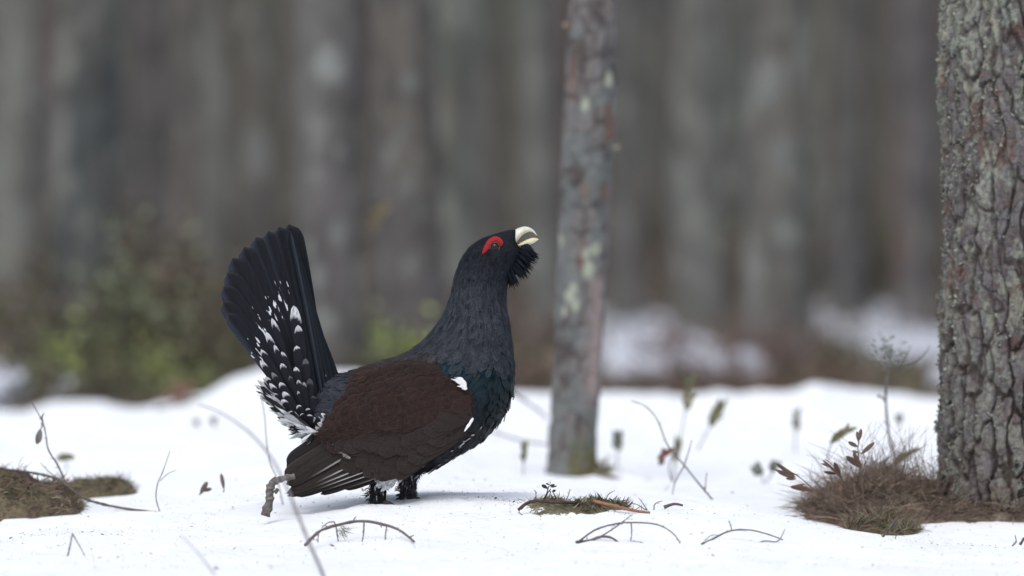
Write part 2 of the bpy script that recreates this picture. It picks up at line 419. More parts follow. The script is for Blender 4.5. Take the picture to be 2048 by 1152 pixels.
# --- big pine at the right, plated bark with lichen
def big_pine():
    d = 23.1; base = W(2016, 988, d); z0 = zs(2012, d) - .12
    root = empty('pine_tree', (base.x, base.y, z0), 'thick pine trunk with cracked plated lichen-flecked bark in the grass tussock', 'tree')
    r0 = 143 / FPX * d
    zz = np.concatenate([np.arange(0, 1.62, .0026), np.linspace(1.63, 9, 60)])
    cx = lambda z: .010 * z + .006 * np.sin(z * 3.1)
    cy = lambda z: 0 * z
    rad = lambda z: r0 * (1.0 - .035 * np.clip(z - .15, 0, 9)) + .05 * np.exp(-np.clip(z, 0, 9) / .07)
    NC = 26
    def disp(T, Z):
        u = T / (2 * math.pi) * NC
        wx = (fbm(u * .8, Z * 9, 61, 4, 0) - .5) * 1.5; wz = (fbm(u * 1.4, Z * 18, 67, 3, 0) - .5) * 1.1
        seam = sstep(0, .6, u) * sstep(NC, NC - .6, u)
        f1, f2, c = worley((u + wx * seam), Z / .19 + wz * .8 + .35 * u, 71, NC)
        e = f2 - f1
        crack = sstep(.02, .24, e)
        g1, g2, c2 = worley(u * 2 + wx, Z / .030 + wz * 2, 73, NC * 2)
        flake = sstep(.0, .22, g2 - g1)
        fine = fbm(u * 9, Z * 160, 79, 3)
        hi = 1 - .35 * sstep(.5, 1.1, Z)
        crack = 1 - np.clip((1 - crack) * hi * (.55 + .9 * fbm(u * .7, Z * 6, 87, 3)), 0, 1)
        dd = -.015 + .015 * crack + (c - .5) * .016 * crack + (c2 - .5) * .007 * crack + .004 * flake * crack + (fine - .5) * .006 + (fbm(u * .45, Z * 3, 83, 2) - .5) * .014 + (fbm(u * 1.6, Z * 14, 85, 3) - .5) * .009
        return dd, (crack, c, c2, flake, u)
    def colf(T, Z, dd, ex):
        crack, c, c2, flake, u = ex
        n = fbm(u * 2.2, Z * 30, 91, 4); n2 = fbm(u * .9, Z * 7, 93, 3); n3 = fbm(u * 6, Z * 90, 95, 3)
        col = mixc((.098, .089, .090), (.155, .146, .146), n3)
        col = mixc(col, (.080, .062, .058), sstep(.45, .75, c2) * .6)
        col = mixc(col, (.105, .058, .046), sstep(.62, .72, fbm(u * 1.3, Z * 16, 97, 3)) * .6)          # fresh reddish patches
        fiss = mixc((.036, .030, .028), (.062, .044, .037), n)
        col = mixc(fiss, col, crack)
        lich = sstep(.43, .56, n * .5 + n2 * .5) * sstep(.30, .55, fbm(u * 5, Z * 70, 105, 3)) * (.25 + .75 * crack)
        lich = lich * (.55 + .45 * sstep(.3, 1.2, Z))
        lc = mixc((.185, .208, .185), (.27, .27, .205), fbm(u * 1.1, Z * 12, 99, 2))
        col = mixc(col, lc, np.clip(lich, 0, 1) * .85)
        return col
    me = trunk_mesh('trunk', zz, cx, cy, rad, 430, disp, colf, M_BARK)
    tr = link('trunk', me, root)
    # foliose lichen: small crinkled lobes standing off the bark
    n = len(me.vertices); co = np.empty(n * 3, np.float32); me.vertices.foreach_get('co', co); co = co.reshape(-1, 3)
    nr = np.empty(n * 3, np.float32); me.vertices.foreach_get('normal', nr); nr = nr.reshape(-1, 3)
    mb = MB(); cnt = 0
    front = np.nonzero((co[:, 1] < .09) & (co[:, 2] > .1) & (co[:, 2] < 1.6))[0]
    for k in rng.permutation(front):
        p = co[k]; u = (math.atan2(p[1], p[0]) % (2 * math.pi)) / (2 * math.pi) * NC
        den = float(fbm(u * 1.0, p[2] * 8, 101, 3)) + .10 * min(1, p[2] - .3) + (.20 if p[0] < -.13 else 0)
        if den < .56 + .1 * random.random(): continue
        nn = Vector(nr[k]); out = Vector((p[0], p[1], 0)).normalized()
        for q in range(random.choice((2, 3, 4))):
            dv = (Vector((random.gauss(0, 1), random.gauss(0, 1), random.gauss(0, 1))) + out * .9).normalized()
            g = random.random()
            cc = Vector((.150, .170, .150)).lerp(Vector((.30, .31, .24)), g * g)
            blade(mb, Vector(p) - out * .001, dv, out + Vector((0, 0, .5)), random.uniform(.004, .010) * (1.15 if p[0] < -.13 else 1), random.uniform(.005, .010), cc, nv=3, nu=2, bend=random.uniform(-.6, .6), camber=random.uniform(-.3, .3), narrow=.5)
        cnt += 1
        if cnt > 2300: break
    mb.build('lichen', M_LICHEN, root, kind='stuff')
    # loose bark scales on the edge
    for (py, ln) in ((752, .035), (735, .02), (655, .03), (300, .02), (470, .025), (560, .018), (840, .02)):
        p = W(1869, py, d) - base; z = p.z + base.z - z0; mb = MB()
        blade(mb, (-rad(np.array(z)) + .004 + float(cx(z)), -.03, z), (-.45, -.2, -.9), (-1, 0, .2), ln, ln * .6, (.12, .11, .105), nv=4, nu=2, bend=.2)
        mb.build('bark_scale', M_BARK, root)
big_pine()

# --- thin leaning pine behind the bird
def thin_pine():
    d = 26.7; k = d / FPX; bx = W(1146, 975, d); z0 = zs(1146, d) - .15
    root = empty('pine_tree', (bx.x, bx.y, z0), 'slender leaning pine with flaky pinkish bark just behind the bird', 'tree')
    zt = lambda py: EYE - (py - 500) * k - z0
    pys = np.array([-4500, -1500, 0, 150, 330, 500, 650, 800, 930, 960, 1100], float)
    pcx = np.array([1330, 1245, 1187, 1181, 1172, 1166, 1159, 1150, 1143, 1142, 1140], float)
    prr = np.array([12, 34, 47, 51, 51, 50, 48, 47, 49, 60, 66], float)
    Zp = np.array([zt(p) for p in pys])[::-1]; CXp = ((pcx - 1146) * k)[::-1]; RRp = (prr * k)[::-1]
    zz = np.concatenate([np.arange(0, 1.75, .006), np.linspace(1.77, Zp[-1], 70)])
    def disp(T, Z):
        u = T / (2 * math.pi) * 8
        f1, f2, c = worley(u + (fbm(u, Z * 12, 5, 3) - .5) * 1.2 * np.sin(T / 2), Z / .075 + (fbm(u, Z * 20, 6, 2) - .5), 111, 8)
        crack = sstep(0, .25, f2 - f1)
        lump = .013 * np.exp(-((Z - zt(265)) / .05)**2) * sstep(.2, 1, np.cos(T + 1.0)) + .009 * np.exp(-((Z - zt(360)) / .04)**2) * np.cos(T + 2.6).clip(0) + .010 * np.exp(-((Z - zt(170)) / .04)**2)*np.cos(T).clip(0)
        root_ = .05 * np.exp(-np.clip(Z - .1, 0, 9) / .05) * (np.cos(T + .7).clip(0)**2)
        return (crack - 1) * .006 + (c - .5) * .005 + lump + root_ + (fbm(u * .5, Z * 6, 8, 3) - .5) * .010, (crack, c, u)
    def colf(T, Z, dd, ex):
        crack, c, u = ex
        n = fbm(u * 1.2, Z * 14, 121, 4); n2 = fbm(u * 2, Z * 40, 123, 3); n3 = fbm(u * .8, Z * 7, 125, 3)
        col = mixc((.108, .100, .098), (.172, .160, .156), n2)
        col = mixc(col, (.055, .045, .043), (1 - crack) * .85)
        col = mixc(col, (.066, .057, .055), sstep(.52, .66, n3) * .8)
        col = mixc(col, (.150, .095, .072), sstep(.60, .70, fbm(u * 1.0, Z * 9, 127, 3)) * .7)
        # smooth bare strip on the right side, low down
        a = (T - 5.55); strip = np.exp(-(a / .42)**2) * sstep(zt(830), zt(770), Z) * sstep(zt(520), zt(590), Z)
        col = mixc(col, (.140, .155, .150), sstep(.50, .62, n) * .7)
        col = mixc(col, mixc((.32, .245, .22), (.24, .20, .195), n2), np.clip(strip, 0, 1))
        for (px, py, rr) in ((1178, 540, 12), (1172, 505, 8), (1139, 590, 9), (1150, 612, 9), (1128, 620, 7), (1170, 208, 8), (1190, 500, 10), (1147, 580, 8), (1216, 160, 9), (1120, 480, 9)):
            ang = math.acos(max(-1, min(1, (px - np.interp(py, pys, pcx)) / 50.0)))
            tt = 2 * math.pi - ang
            q = ((T - tt) * 50 / rr)**2 + ((Z - zt(py)) / (rr * k * 1.5))**2
            col = mixc(col, (.31, .33, .26), sstep(1.5, .5, q + (n2 - .5) * 2.2) * .95)
        col = mixc(col, (.10, .10, .035), sstep(.30, .12, Z + (n2 - .5) * .2) * sstep(.2, .9, np.cos(T + .6)))
        return col
    link('trunk', trunk_mesh('trunk', zz, lambda z: np.interp(z, Zp, CXp), lambda z: 0 * z, lambda z: np.interp(z, Zp, RRp), 110, disp, colf, M_BARK), root)
    mb = MB(); q = lambda px, py, dy=0: tuple(W(px, py, d) + Vector((0, dy, 0)) - Vector((bx.x, bx.y, z0)))
    tube(mb, [q(1150, 48), q(1136, 52, -.02), q(1128, 50, -.03)], .012, .006, 6, col=(.24, .17, .12))
    mb.build('branch_stub', M_TWIG, root); mb = MB()
    tube(mb, [q(1218, 292), q(1230, 296, -.02), q(1238, 292, -.02)], .009, .004, 6, col=(.30, .28, .2))
    mb.build('branch_stub', M_TWIG, root)
    # mossy root flare and clump of moss
    mb = MB()
    for i in range(900):
        a = random.gauss(0, 1); px = 1190 + random.gauss(0, 20); py = 960 + random.gauss(0, 14)
        p = q(px, py, -.06 + random.gauss(0, .03))
        blade(mb, p, (random.gauss(0, .6), random.gauss(0, .5), 1), (0, -1, 0), random.uniform(.01, .03), .005, Vector((.14, .13, .045)).lerp(Vector((.11, .085, .06)), random.random()), nv=2, nu=1)
    mb.build('moss_clump', M_MOSS, root, kind='stuff')
thin_pine()

# --- pines of the background
def bg_pine_mesh(seed, base, tint, lich, ltone, r, H=11.0, spots=()):
    zz = np.concatenate([np.arange(-.25, 4.6, .04), np.linspace(4.7, H, 24)])
    def disp(T, Z):
        u = T / (2 * math.pi) * 8
        f1, f2, c = worley(u, Z / .22, seed, 8)
        return r * ((sstep(0, .3, f2 - f1) - 1) * .06 + (c - .5) * .05) + r * (fbm(T * 0 + .5, Z * 1.5, seed + 4, 3) - .5) * .16, (u, c)
    def colf(T, Z, dd, ex):
        u, c = ex
        n = fbm(u * .8, Z * 3.2, seed + 1, 4); n2 = fbm(u * 1.6, Z * 9, seed + 2, 3); n3 = fbm(u * .5, Z * 1.3, seed + 3, 3)
        col = mixc(np.array(base) * .72, np.array(base) * 1.25, n2)
        col = mixc(col, tint, sstep(.45, .62, n3) * .8)
        col = mixc(col, np.array(base) * .55, sstep(.62, .75, c) * .5)
        col = mixc(col, ltone, sstep(1 - lich, 1 - lich + .09, n) * .85)
        for (px, hz, ra, rz) in spots:      # big pale lichen cushions facing us
            tt = 1.5 * math.pi + px
            qq = ((T - tt) / ra)**2 + ((Z - hz) / rz)**2
            col = mixc(col, (.215, .225, .215), sstep(1.4, .3, qq + (n2 - .5) * 1.6) * .85)
        return col
    return trunk_mesh('trunk', zz, lambda z: .03 * np.sin(z * .7 + seed), lambda z: .03 * np.cos(z * .6 + seed), lambda z: r * np.clip(1.06 - z / H * .8, .1, 2) + r * .5 * np.exp(-np.clip(z + .1, 0, 9) / .12), 48, disp, colf, M_BARKFAR)

def stubs(root, H, r, seed, n=5):
    rr = random.Random(seed)
    for i in range(n):
        mb = MB(); z = rr.uniform(.9, 4.5); a = rr.uniform(0, 6.28); L = rr.uniform(.15, .5)
        o = Vector((math.cos(a), math.sin(a), 0)); p = o * r * .8 + Vector((0, 0, z))
        tube(mb, [p, p + o * L * .5 + Vector((0, 0, -.04)), p + o * L + Vector((0, 0, rr.uniform(-.15, .05)))], .012, .005, 6, 5, col=(.07, .065, .062))
        mb.build('branch_stub', M_TWIG, root)

GREY = (0.1269, 0.1232, 0.1147); PURP = (0.1285, 0.1200, 0.1185); WARM = (0.1342, 0.1238, 0.1086); GRN = (0.1110, 0.1190, 0.1064); LT = (0.1598, 0.1607, 0.1467); DK = (0.0988, 0.0940, 0.0930); RED = (0.1586, 0.1107, 0.0974)
LICH = (0.2037, 0.2106, 0.1915)
specs = [   # px, distance, photo width, base, tint, lichen, label
 (22, 60, 105, LT, GREY, .45, 'pale grey blurred pine trunk at the very left behind the snow-dotted shrubs'),
 (172, 50, 140, GREY, (.066, .076, .078), .40, 'broad dark grey blurred pine trunk with greenish lichen behind the left shrubs'),
 (372, 82, 62, GREY, RED, .35, 'blurred far pine trunk with reddish bark high up above the left shrubs'),
 (418, 64, 62, LT, GREY, .50, 'narrow light grey blurred pine trunk between the shrubs and the bird\'s tail'),
 (512, 66, 74, WARM, DK, .42, 'dull brownish blurred pine trunk with one pale round blotch left of the tail'),
 (646, 38.5, 146, PURP, GREY, .36, 'stout purplish grey pine with big white lichen cushions just behind the tail tip'),
 (806, 41, 138, PURP, WARM, .38, 'stout mauve pine trunk with small lichen dots above the bird\'s back'),
 (896, 56, 84, GRN, WARM, .46, 'greenish grey blurred pine trunk above the bird\'s nape'),
 (962, 62, 70, GREY, GRN, .40, 'plain grey blurred pine trunk above the bird\'s head'),
 (1082, 58, 74, LT, GRN, .45, 'light greenish grey blurred pine trunk between beak and thin leaning pine'),
 (1256, 70, 70, GREY, PURP, .36, 'grey blurred pine trunk close right of the thin leaning pine'),
 (1405, 60, 104, LT, WARM, .45, 'warm light grey blurred pine trunk above the first snow patch'),
 (1566, 48, 140, GREY, WARM, .42, 'broad grey blurred pine trunk with pale mottling between the two snow patches'),
 (1702, 72, 88, DK, GREY, .36, 'dark slate grey blurred pine trunk above the larger snow patch'),
 (1838, 70, 84, PURP, RED, .34, 'reddish mauve blurred pine trunk close left of the thick lichen-covered pine'),
]
spots = {5: [(.15, 1.52, .50, .085), (-.35, 1.05, .14, .05), (-.6, .72, .16, .05), (-.3, .60, .22, .07), (.25, .80, .2, .06), (-.1, .42, .35, .07), (.35, 1.15, .12, .05)],
         6: [(.2, 1.45, .22, .06), (-.2, 1.2, .16, .05), (.1, .98, .16, .06), (.4, .85, .12, .05), (-.5, 1.12, .15, .06), (.1, .6, .2, .06)],
         4: [(0, 1.45, .8, .25)], 12: [(-.3, 1.6, .4, .15), (.1, 1.2, .3, .12), (.2, .8, .25, .1)]}
for i, (px, d, wd, base, tint, li, lab) in enumerate(specs):
    x = (px - 1024) / FPX * d; z = float(zfloor(x, d)); r = wd / 2 / FPX * d
    rt = empty('pine_tree', (x, d - D0, z), lab, 'tree'); rt.rotation_euler = (0, random.gauss(0, .014), 0)
    link('trunk', bg_pine_mesh(200 + i * 13, base, tint, li, LICH, r, random.uniform(9, 12), spots.get(i, ())), rt)
    stubs(rt, 10, r, i, 3)
# the far forest: nothing tells these apart
FG = 'far pine trunks of the background forest'
far_me = [bg_pine_mesh(500 + 17 * k, b, t, l, LICH, .14, 12) for k, (b, t, l) in enumerate([(GREY, DK, .40), (LT, GREY, .45), (DK, PURP, .3), (GRN, GREY, .45), (WARM, DK, .4), (DK, GREY, .35), (PURP, RED, .34), (GREY, GRN, .42)])]
taken = [(s[0], s[2] * .5) for s in specs]
nfar = 0; tries = 0
while nfar < 125 and tries < 3000:
    tries += 1
    d = 72 + 150 * random.random()**1.1; hw = d * .1165 / 2 * 1.35; x = random.uniform(-hw, hw); px = 1024 + x / d * FPX
    if d < 95 and any(abs(px - t) < ww + 30 for t, ww in taken): continue
    o = link('pine_tree', random.choice(far_me), None, 'far blurred pine trunk lost among many others at the back of the forest', 'tree', FG)
    s = random.uniform(.75, 1.45); o.location = (x, d - D0, float(zfloor(x, d))); o.scale = (s, s, random.uniform(.9, 1.3)); o.rotation_euler = (random.gauss(0, .028), random.gauss(0, .028), random.uniform(0, 6.28)); nfar += 1

# ------------------------------------------------------------------ undergrowth
def bush_mesh(seed, h, wd, cols, nl=420, leaf=(.02, .045), stems=16):
    rr = random.Random(seed); st = MB(); lf = MB()
    for s in range(stems):
        a = rr.uniform(0, 6.28); q = rr.random()**.6 * wd / 2
        top = Vector((math.cos(a) * q, math.sin(a) * q * .7, h * rr.uniform(.45, 1)))
        b = Vector((math.cos(a) * q * .4, math.sin(a) * q * .3, -.05)); mid = b.lerp(top, .5) + Vector((rr.gauss(0, .03), rr.gauss(0, .03), .03))
        tube(st, [b, mid, top], .006, .002, 5, 4, col=(.09, .065, .05), cap=False)
        cc = Vector(rr.choice(cols))
        for i in range(nl // stems):
            f = rr.uniform(.2, 1.0); p = b.lerp(top, f) + Vector((rr.gauss(0, .035), rr.gauss(0, .035), rr.gauss(0, .03)))
            c2 = cc * rr.uniform(.6, 1.35)
            blade(lf, p, (rr.gauss(0, 1), rr.gauss(0, 1), rr.gauss(.5, .7)), (rr.gauss(0, 1), rr.gauss(0, 1), 1), rr.uniform(*leaf), rr.uniform(.3, .6) * leaf[1], c2, nv=2, nu=1)
    def me(mb, mat): return mesh_np('bush', np.array(mb.v), mb.f, mat, np.array(mb.c), np.array(mb.u, float))
    return me(st, M_TWIG), me(lf, M_LEAF)
OLIVE = [(.123, .123, .061), (.102, .108, .058), (.138, .116, .065)]; BRIGHT = [(.355, .419, .140), (.317, .381, .140), (.266, .317, .140)]
BROWN = [(.179, .137, .112), (.150, .120, .102), (.201, .157, .123)]; DARKG = [(.062, .071, .041), (.071, .076, .047), (.082, .075, .054)]; SAGE = [(.222, .266, .160), (.195, .231, .142)]
bm_ = {'olive': bush_mesh(1, .42, .55, OLIVE), 'bright': bush_mesh(2, .34, .42, BRIGHT, 300), 'brown': bush_mesh(3, .30, .6, BROWN), 'dark': bush_mesh(4, .36, .6, DARKG), 'sage': bush_mesh(5, .5, .3, SAGE, 260), 'rust': bush_mesh(7, .26, .6, [(.17, .105, .085), (.14, .09, .075), (.19, .125, .10)]), 'mixed': bush_mesh(6, .4, .6, OLIVE + BROWN + DARKG)}
bushes = [  # kind, px, distance, scale, label (None: one of the plain ones nothing tells apart)
 ('sage', 285, 40.5, 1.85, 'pale sage green sprig standing tall and blurred above the left shrubs'),
 ('bright', 375, 38.5, .70, 'small bright yellow-green blurred shrub in the middle of the left thicket'),
 ('bright', 335, 37.4, .55, 'low lime green blurred shrub near the snow edge at left'),
 ('bright', 690, 39, 1.3, 'bright green blurred shrub showing between tail and wing top'),
 ('bright', 800, 38.6, 1.3, 'bright yellow-green blurred shrub just behind the bird\'s back'),
 ('dark', 735, 37.6, .95, 'dark blurred shrub low behind the dip of the bird\'s back'),
 ('olive', 160, 38, .95, None), ('dark', 215, 37.2, .85, None), ('olive', 265, 39.5, .8, None),
 ('mixed', 60, 41, 1.3, None), ('brown', 70, 36.5, .5, None), ('mixed', 110, 37, .75, None), ('olive', 30, 46, 1.3, None), ('dark', 120, 38.5, .9, None), ('mixed', 140, 41.5, 1.45, None), ('mixed', 230, 41, 1.3, None), ('brown', 320, 41, 1.5, None), ('mixed', 400, 41, 1.3, None), ('mixed', 470, 41.5, 1.4, None),
 ('dark', 440, 37.0, .8, None), ('olive', 460, 38.3, .9, None), ('dark', 500, 37.6, .75, None), ('olive', 410, 37.3, .6, None), ('brown', 365, 36.6, .45, None), ('mixed', 280, 37, .65, None), ('mixed', 170, 36.8, .6, None),
 ('brown', 40, 44, 1.2, None), ('brown', 200, 44, 1.4, None), ('brown', 340, 45, 1.4, None), ('mixed', 540, 42, 1.2, None), ('mixed', 600, 41, 1.0, None), ('olive', 650, 38, .75, None), ('mixed', 850, 40, .9, None), ('brown', 900, 41, .8, None), ('brown', 980, 42, .7, None),
 ('olive', 1060, 38, .45, None), ('olive', 1250, 38.2, .5, None), ('olive', 1570, 37, .40, None), ('olive', 1630, 38, .55, None),
 ('olive', 1735, 36.6, .58, 'olive blurred shrub leaning at the snow edge below the larger snow patch'),
 ('dark', 1790, 37.2, .52, None), ('olive', 1840, 37.0, .52, None), ('brown', 1300, 40, .55, None), ('brown', 1400, 39.5, .5, None), ('brown', 1490, 40, .55, None), ('brown', 1680, 38, .4, None), ('brown', 1360, 43, .7, None), ('brown', 1450, 44, .8, None), ('mixed', 1650, 52, .8, None), ('olive', 1690, 50, .7, None),
 ('mixed', 20, 50, 1.9, None), ('brown', 90, 54, 2.3, None), ('mixed', 180, 52, 2.0, None), ('brown', 260, 53, 2.2, None), ('olive', 330, 50, 1.6, None), ('brown', 420, 52, 2.2, None), ('mixed', 500, 50, 1.9, None), ('brown', 580, 54, 2.0, None), ('brown', 700, 52, 1.5, None), ('mixed', 780, 50, 1.4, None), ('brown', 860, 53, 1.5, None), ('brown', 930, 55, 1.5, None), ('brown', 1010, 56, 1.5, None), ('brown', 1090, 54, 1.2, None),
 ('brown', 1230, 88, 2.0, None), ('brown', 1300, 90, 2.4, None), ('mixed', 1370, 92, 2.2, None), ('brown', 1440, 60, 1.3, None), ('brown', 1500, 88, 2.2, None), ('brown', 1600, 62, 1.2, None), ('brown', 1660, 96, 2.2, None), ('mixed', 1730, 96, 2.2, None), ('olive', 1790, 94, 2.2, None), ('brown', 1850, 95, 2.2, None), ('mixed', 1560, 92, 2.0, None),
 ('rust', 1220, 39, .8, None), ('rust', 1290, 41, .9, None), ('rust', 1350, 38.4, .7, None), ('rust', 1420, 41, .9, None), ('rust', 1480, 38.6, .8, None), ('rust', 1540, 40, .9, None), ('rust', 1600, 42, .9, None), ('rust', 1690, 40, .7, None), ('rust', 1770, 41, .7, None), ('rust', 1100, 40, .8, None), ('rust', 1040, 41, .9, None), ('rust', 1330, 46, 1.2, None), ('rust', 1450, 47, 1.4, None), ('rust', 1540, 46, 1.2, None),
 ('bright', 95, 40, 1.2, None), ('olive', 150, 40.5, 1.5, None), ('bright', 330, 39, 1.1, None), ('olive', 400, 40, 1.4, None), ('bright', 200, 39.4, .9, None), ('bright', 430, 38, .8, None), ('olive', 250, 41, 1.6, None), ('bright', 720, 40.2, 1.25, None), ('bright', 860, 39.6, 1.0, None), ('brown', 240, 35.6, .35, None), ('olive', 330, 35.8, .4, None), ('olive', 1120, 36, .35, None), ('rust', 1270, 36, .4, None), ('olive', 1440, 36, .35, None), ('rust', 1520, 35.8, .4, None), ('olive', 1780, 35.6, .4, None),
 ('bright', 300, 37.6, .6, None), ('bright', 250, 38.2, .55, None), ('bright', 650, 38.4, .85, None), ('bright', 840, 39.2, .9, None), ('olive', 760, 38, .85, None), ('olive', 700, 37.4, .7, None), ('olive', 620, 38.6, .8, None),
]
BL = {'olive': 'olive green blurred dwarf shrub along the far edge of the snow', 'dark': 'dark green blurred dwarf shrub along the far edge of the snow', 'mixed': 'mottled brown and green blurred dwarf shrub beyond the snow', 'brown': 'brown leafed blurred dwarf shrub beyond the snow', 'rust': 'reddish brown blurred low shrub beyond the snow', 'bright': 'bright green blurred dwarf shrub', 'sage': 'sage green blurred sapling'}
for kind, px, d, s, lab in bushes:
    x = (px - 1024) / FPX * d; z = max(float(zfloor(x, d)), float(zsnow(x, min(d, 37.9))) - (.06 if d < 36.5 else 9))
    side = 'left of the bird' if px < 520 else 'behind the bird' if px < 1000 else 'right of the bird'
    rt = empty('dwarf_shrub', (x, d - D0, z - .02), lab or BL[kind] + ' ' + side, 'shrub', None if lab else kind + ' dwarf shrubs ' + side)
    a = link('stems', bm_[kind][0], rt); b = link('leaves', bm_[kind][1], rt, kind='stuff')
    rt.scale = (s, s, s); rt.rotation_euler = (0, 0, random.uniform(0, 6.28))
for i in range(46):
    px = random.uniform(-60, 1880); d = random.uniform(66, 104); x = (px - 1024) / FPX * d; s = random.uniform(1.9, 3.3); k_ = random.choice(('dark', 'mixed', 'brown', 'dark'))
    if (1180 < px < 1430 or px > 1620) and d < 80: d += 25; x = (px - 1024) / FPX * d
    rt = empty('dwarf_shrub', (x, d - D0, float(zfloor(x, d)) - .03), 'dull olive-brown blurred thicket shrub deep between the forest trunks', 'shrub', 'thicket shrubs deep in the forest')
    link('stems', bm_[k_][0], rt); link('leaves', bm_[k_][1], rt, kind='stuff'); rt.scale = (s * 1.2, s, s); rt.rotation_euler = (0, 0, random.uniform(0, 6.28))
# low heather and litter covering the forest floor
mb = MB()
for i in range(20000):
    d = 36 + 60 * random.random()**1.5; hw = d * .062 * 1.15; x = random.uniform(-hw, hw)
    c = Vector(random.choice(BROWN + BROWN + OLIVE + DARKG)) * random.uniform(.6, 1.3)
    s = d / 40
    blade(mb, (x, d - D0, float(0)), (random.gauss(0, .5), random.gauss(0, .4), 1), (random.gauss(0, .5), -1, 0), random.uniform(.05, .15) * s, .035 * s, c, nv=2, nu=1)
V = np.array(mb.v); nb = 6; bx_ = V.reshape(-1, nb, 3); zz_ = zfloor(bx_[:, 0, 0], bx_[:, 0, 1] + D0)
bx_[:, :, 2] += zz_[:, None] - .01
link('heather', mesh_np('heather', V, np.array(mb.f), M_LEAF, np.array(mb.c), np.array(mb.u, float)), kind='stuff', label='low brown heather and litter covering the forest floor beyond the snow', cat='heather')

# ------------------------------------------------------------------ the bird
PX = D0 / FPX                                # metres per photo pixel at the bird
BO = W(790, 995, D0)                         # bird's origin, between its feet
def B(px, py, dy=0.0):
    """Bird space: photo pixel position and depth in the same unit (negative = towards the camera)."""
    return W(px, py, D0) + Vector((0, dy * PX, 0)) - BO
M_BODY = feather_mat('body_plumage', .72, .32, .10, wavy=.26)
M_GLOSS = feather_mat('glossy_plumage', .48, .3, .22)
M_COV = feather_mat('brown_plumage', .75, .30, .08, wavy=.22)
M_QUILL = feather_mat('flight_plumage', .6, .25, .12)
M_TAIL = feather_mat('tail_plumage', .5, .28, .13, flecks=True)
M_WHITE = feather_mat('white_plumage', .75, .15, .2)
M_HORN = vcol_mat('horn', .38, 60, .12, .05, 300, .5)
M_COMB = vcol_mat('comb_skin', .55, 500, .25, .8, 900, .4)
m_, t_, b_ = mat_new('eye'); b_.inputs['Base Color'].default_value = (.022, .012, .008, 1); b_.inputs['Roughness'].default_value = .08; b_.inputs['Specular IOR Level'].default_value = .3; M_EYE = m_
m_, t_, b_ = mat_new('pupil'); b_.inputs['Base Color'].default_value = (.002, .002, .002, 1); b_.inputs['Roughness'].default_value = .05; b_.inputs['Specular IOR Level'].default_value = .35; M_PUPIL = m_

bird = empty('grouse', BO, 'large dark grouse with fanned raised tail, red eyebrow and open pale beak', 'bird')

def loft(pairs, nt_, ns, cd=0.0, power=1.0):
    """Closed tube through (top x,y ; bottom x,y ; half depth) stations, in photo pixels. Returns grid points and faces."""
    P = [(Vector((a, b, 0)), Vector((c, d, 0)), w) for a, b, c, d, w in pairs]
    T = catmull([p[0] for p in P], nt_); Bo = catmull([p[1] for p in P], nt_); Wd = catmull([Vector((p[2], 0, 0)) for p in P], nt_)
    G = []
    for i in range(nt_ + 1):
        c = (T[i] + Bo[i]) / 2; h = (T[i] - Bo[i]) / 2; row = []
        for k in range(ns):
            a = 2 * math.pi * k / ns
            ca, sa = math.cos(a), math.sin(a)
            q = c + h * (math.copysign(abs(ca)**power, ca)); row.append(B(q.x, q.y, cd - Wd[i].x * math.copysign(abs(sa)**power, sa)))
        G.append(row)
    V = [p for r in G for p in r]
    F = [(i * ns + k, (i + 1) * ns + k, (i + 1) * ns + (k + 1) % ns, i * ns + (k + 1) % ns) for i in range(nt_) for k in range(ns)]
    F += [tuple(range(ns)), tuple(nt_ * ns + k for k in range(ns - 1, -1, -1))]
    return G, V, F
def px_of(p):
    q = p + BO; return 1024 + q.x / PX, 500 - (q.z - EYE) / PX

BODY = [(612, 800, 600, 850, 14), (636, 776, 600, 872, 34), (664, 751, 625, 890, 58), (700, 743, 662, 914, 78), (745, 728, 716, 936, 92), (790, 714, 782, 950, 99),
        (822, 700, 850, 946, 101), (848, 680, 914, 912, 100), (866, 660, 968, 878, 97), (880, 640, 1003, 836, 93), (890, 622, 1021, 795, 87), (898, 602, 1027, 750, 79),
        (904, 581, 1024, 702, 70), (908, 561, 1019, 655, 60), (914, 540, 1012, 612, 52), (924, 516, 1014, 572, 46), (938, 496, 1022, 543, 42),
        (956, 482, 1033, 522, 37), (978, 472, 1041, 507, 31), (1003, 464, 1040, 497, 24), (1022, 460, 1035, 491, 18), (1031, 459, 1031, 487, 13)]
G, V, F = loft(BODY, 96, 64)
def body_col(px, py):
    r = random.random()
    if px > 940 and py < 520: c = Vector((.014, .016, .022))
    else:
        neck = Vector((.038, .043, .053)); head = Vector((.017, .020, .028))
        c = head.lerp(neck, float(sstep(520, 610, py + (px - 960) * -.25)))
    mant = Vector((.045, .042, .045)); rump = Vector((.034, .038, .049)); brown = Vector((.040, .026, .022))
    lim = 722 + (px - 890) * .17 + random.gauss(0, 6)
    if px > 885 and py > lim:
        teal = Vector((.004, .027, .046)).lerp(Vector((.0025, .017, .021)), float(sstep(900, 1020, px))); blk = Vector((.0085, .009, .015))
        c = teal.lerp(blk, float(sstep(775, 850, py + random.gauss(0, 14) - (px - 960) * .12)))
    elif px <= 885 or py > 900:
        if py < 700 and px > 830: pass
        elif px < 715: c = rump if py < 850 else Vector((.012, .012, .014))
        elif py > 850: c = Vector((.009, .009, .013))
        else: c = mant.lerp(brown, float(sstep(715, 735, py)))
    return c * (0.75 + .5 * r) * .68
C = [body_col(*px_of(p)) * .8 for p in V]
me = mesh_np('body', np.array([tuple(v) for v in V]), F, M_BODY, np.array([tuple(c) for c in C]), np.zeros((len(V), 3)))
body = link('body', me, bird)
bvh = BVHTree.FromPolygons([tuple(v) for v in V], F)
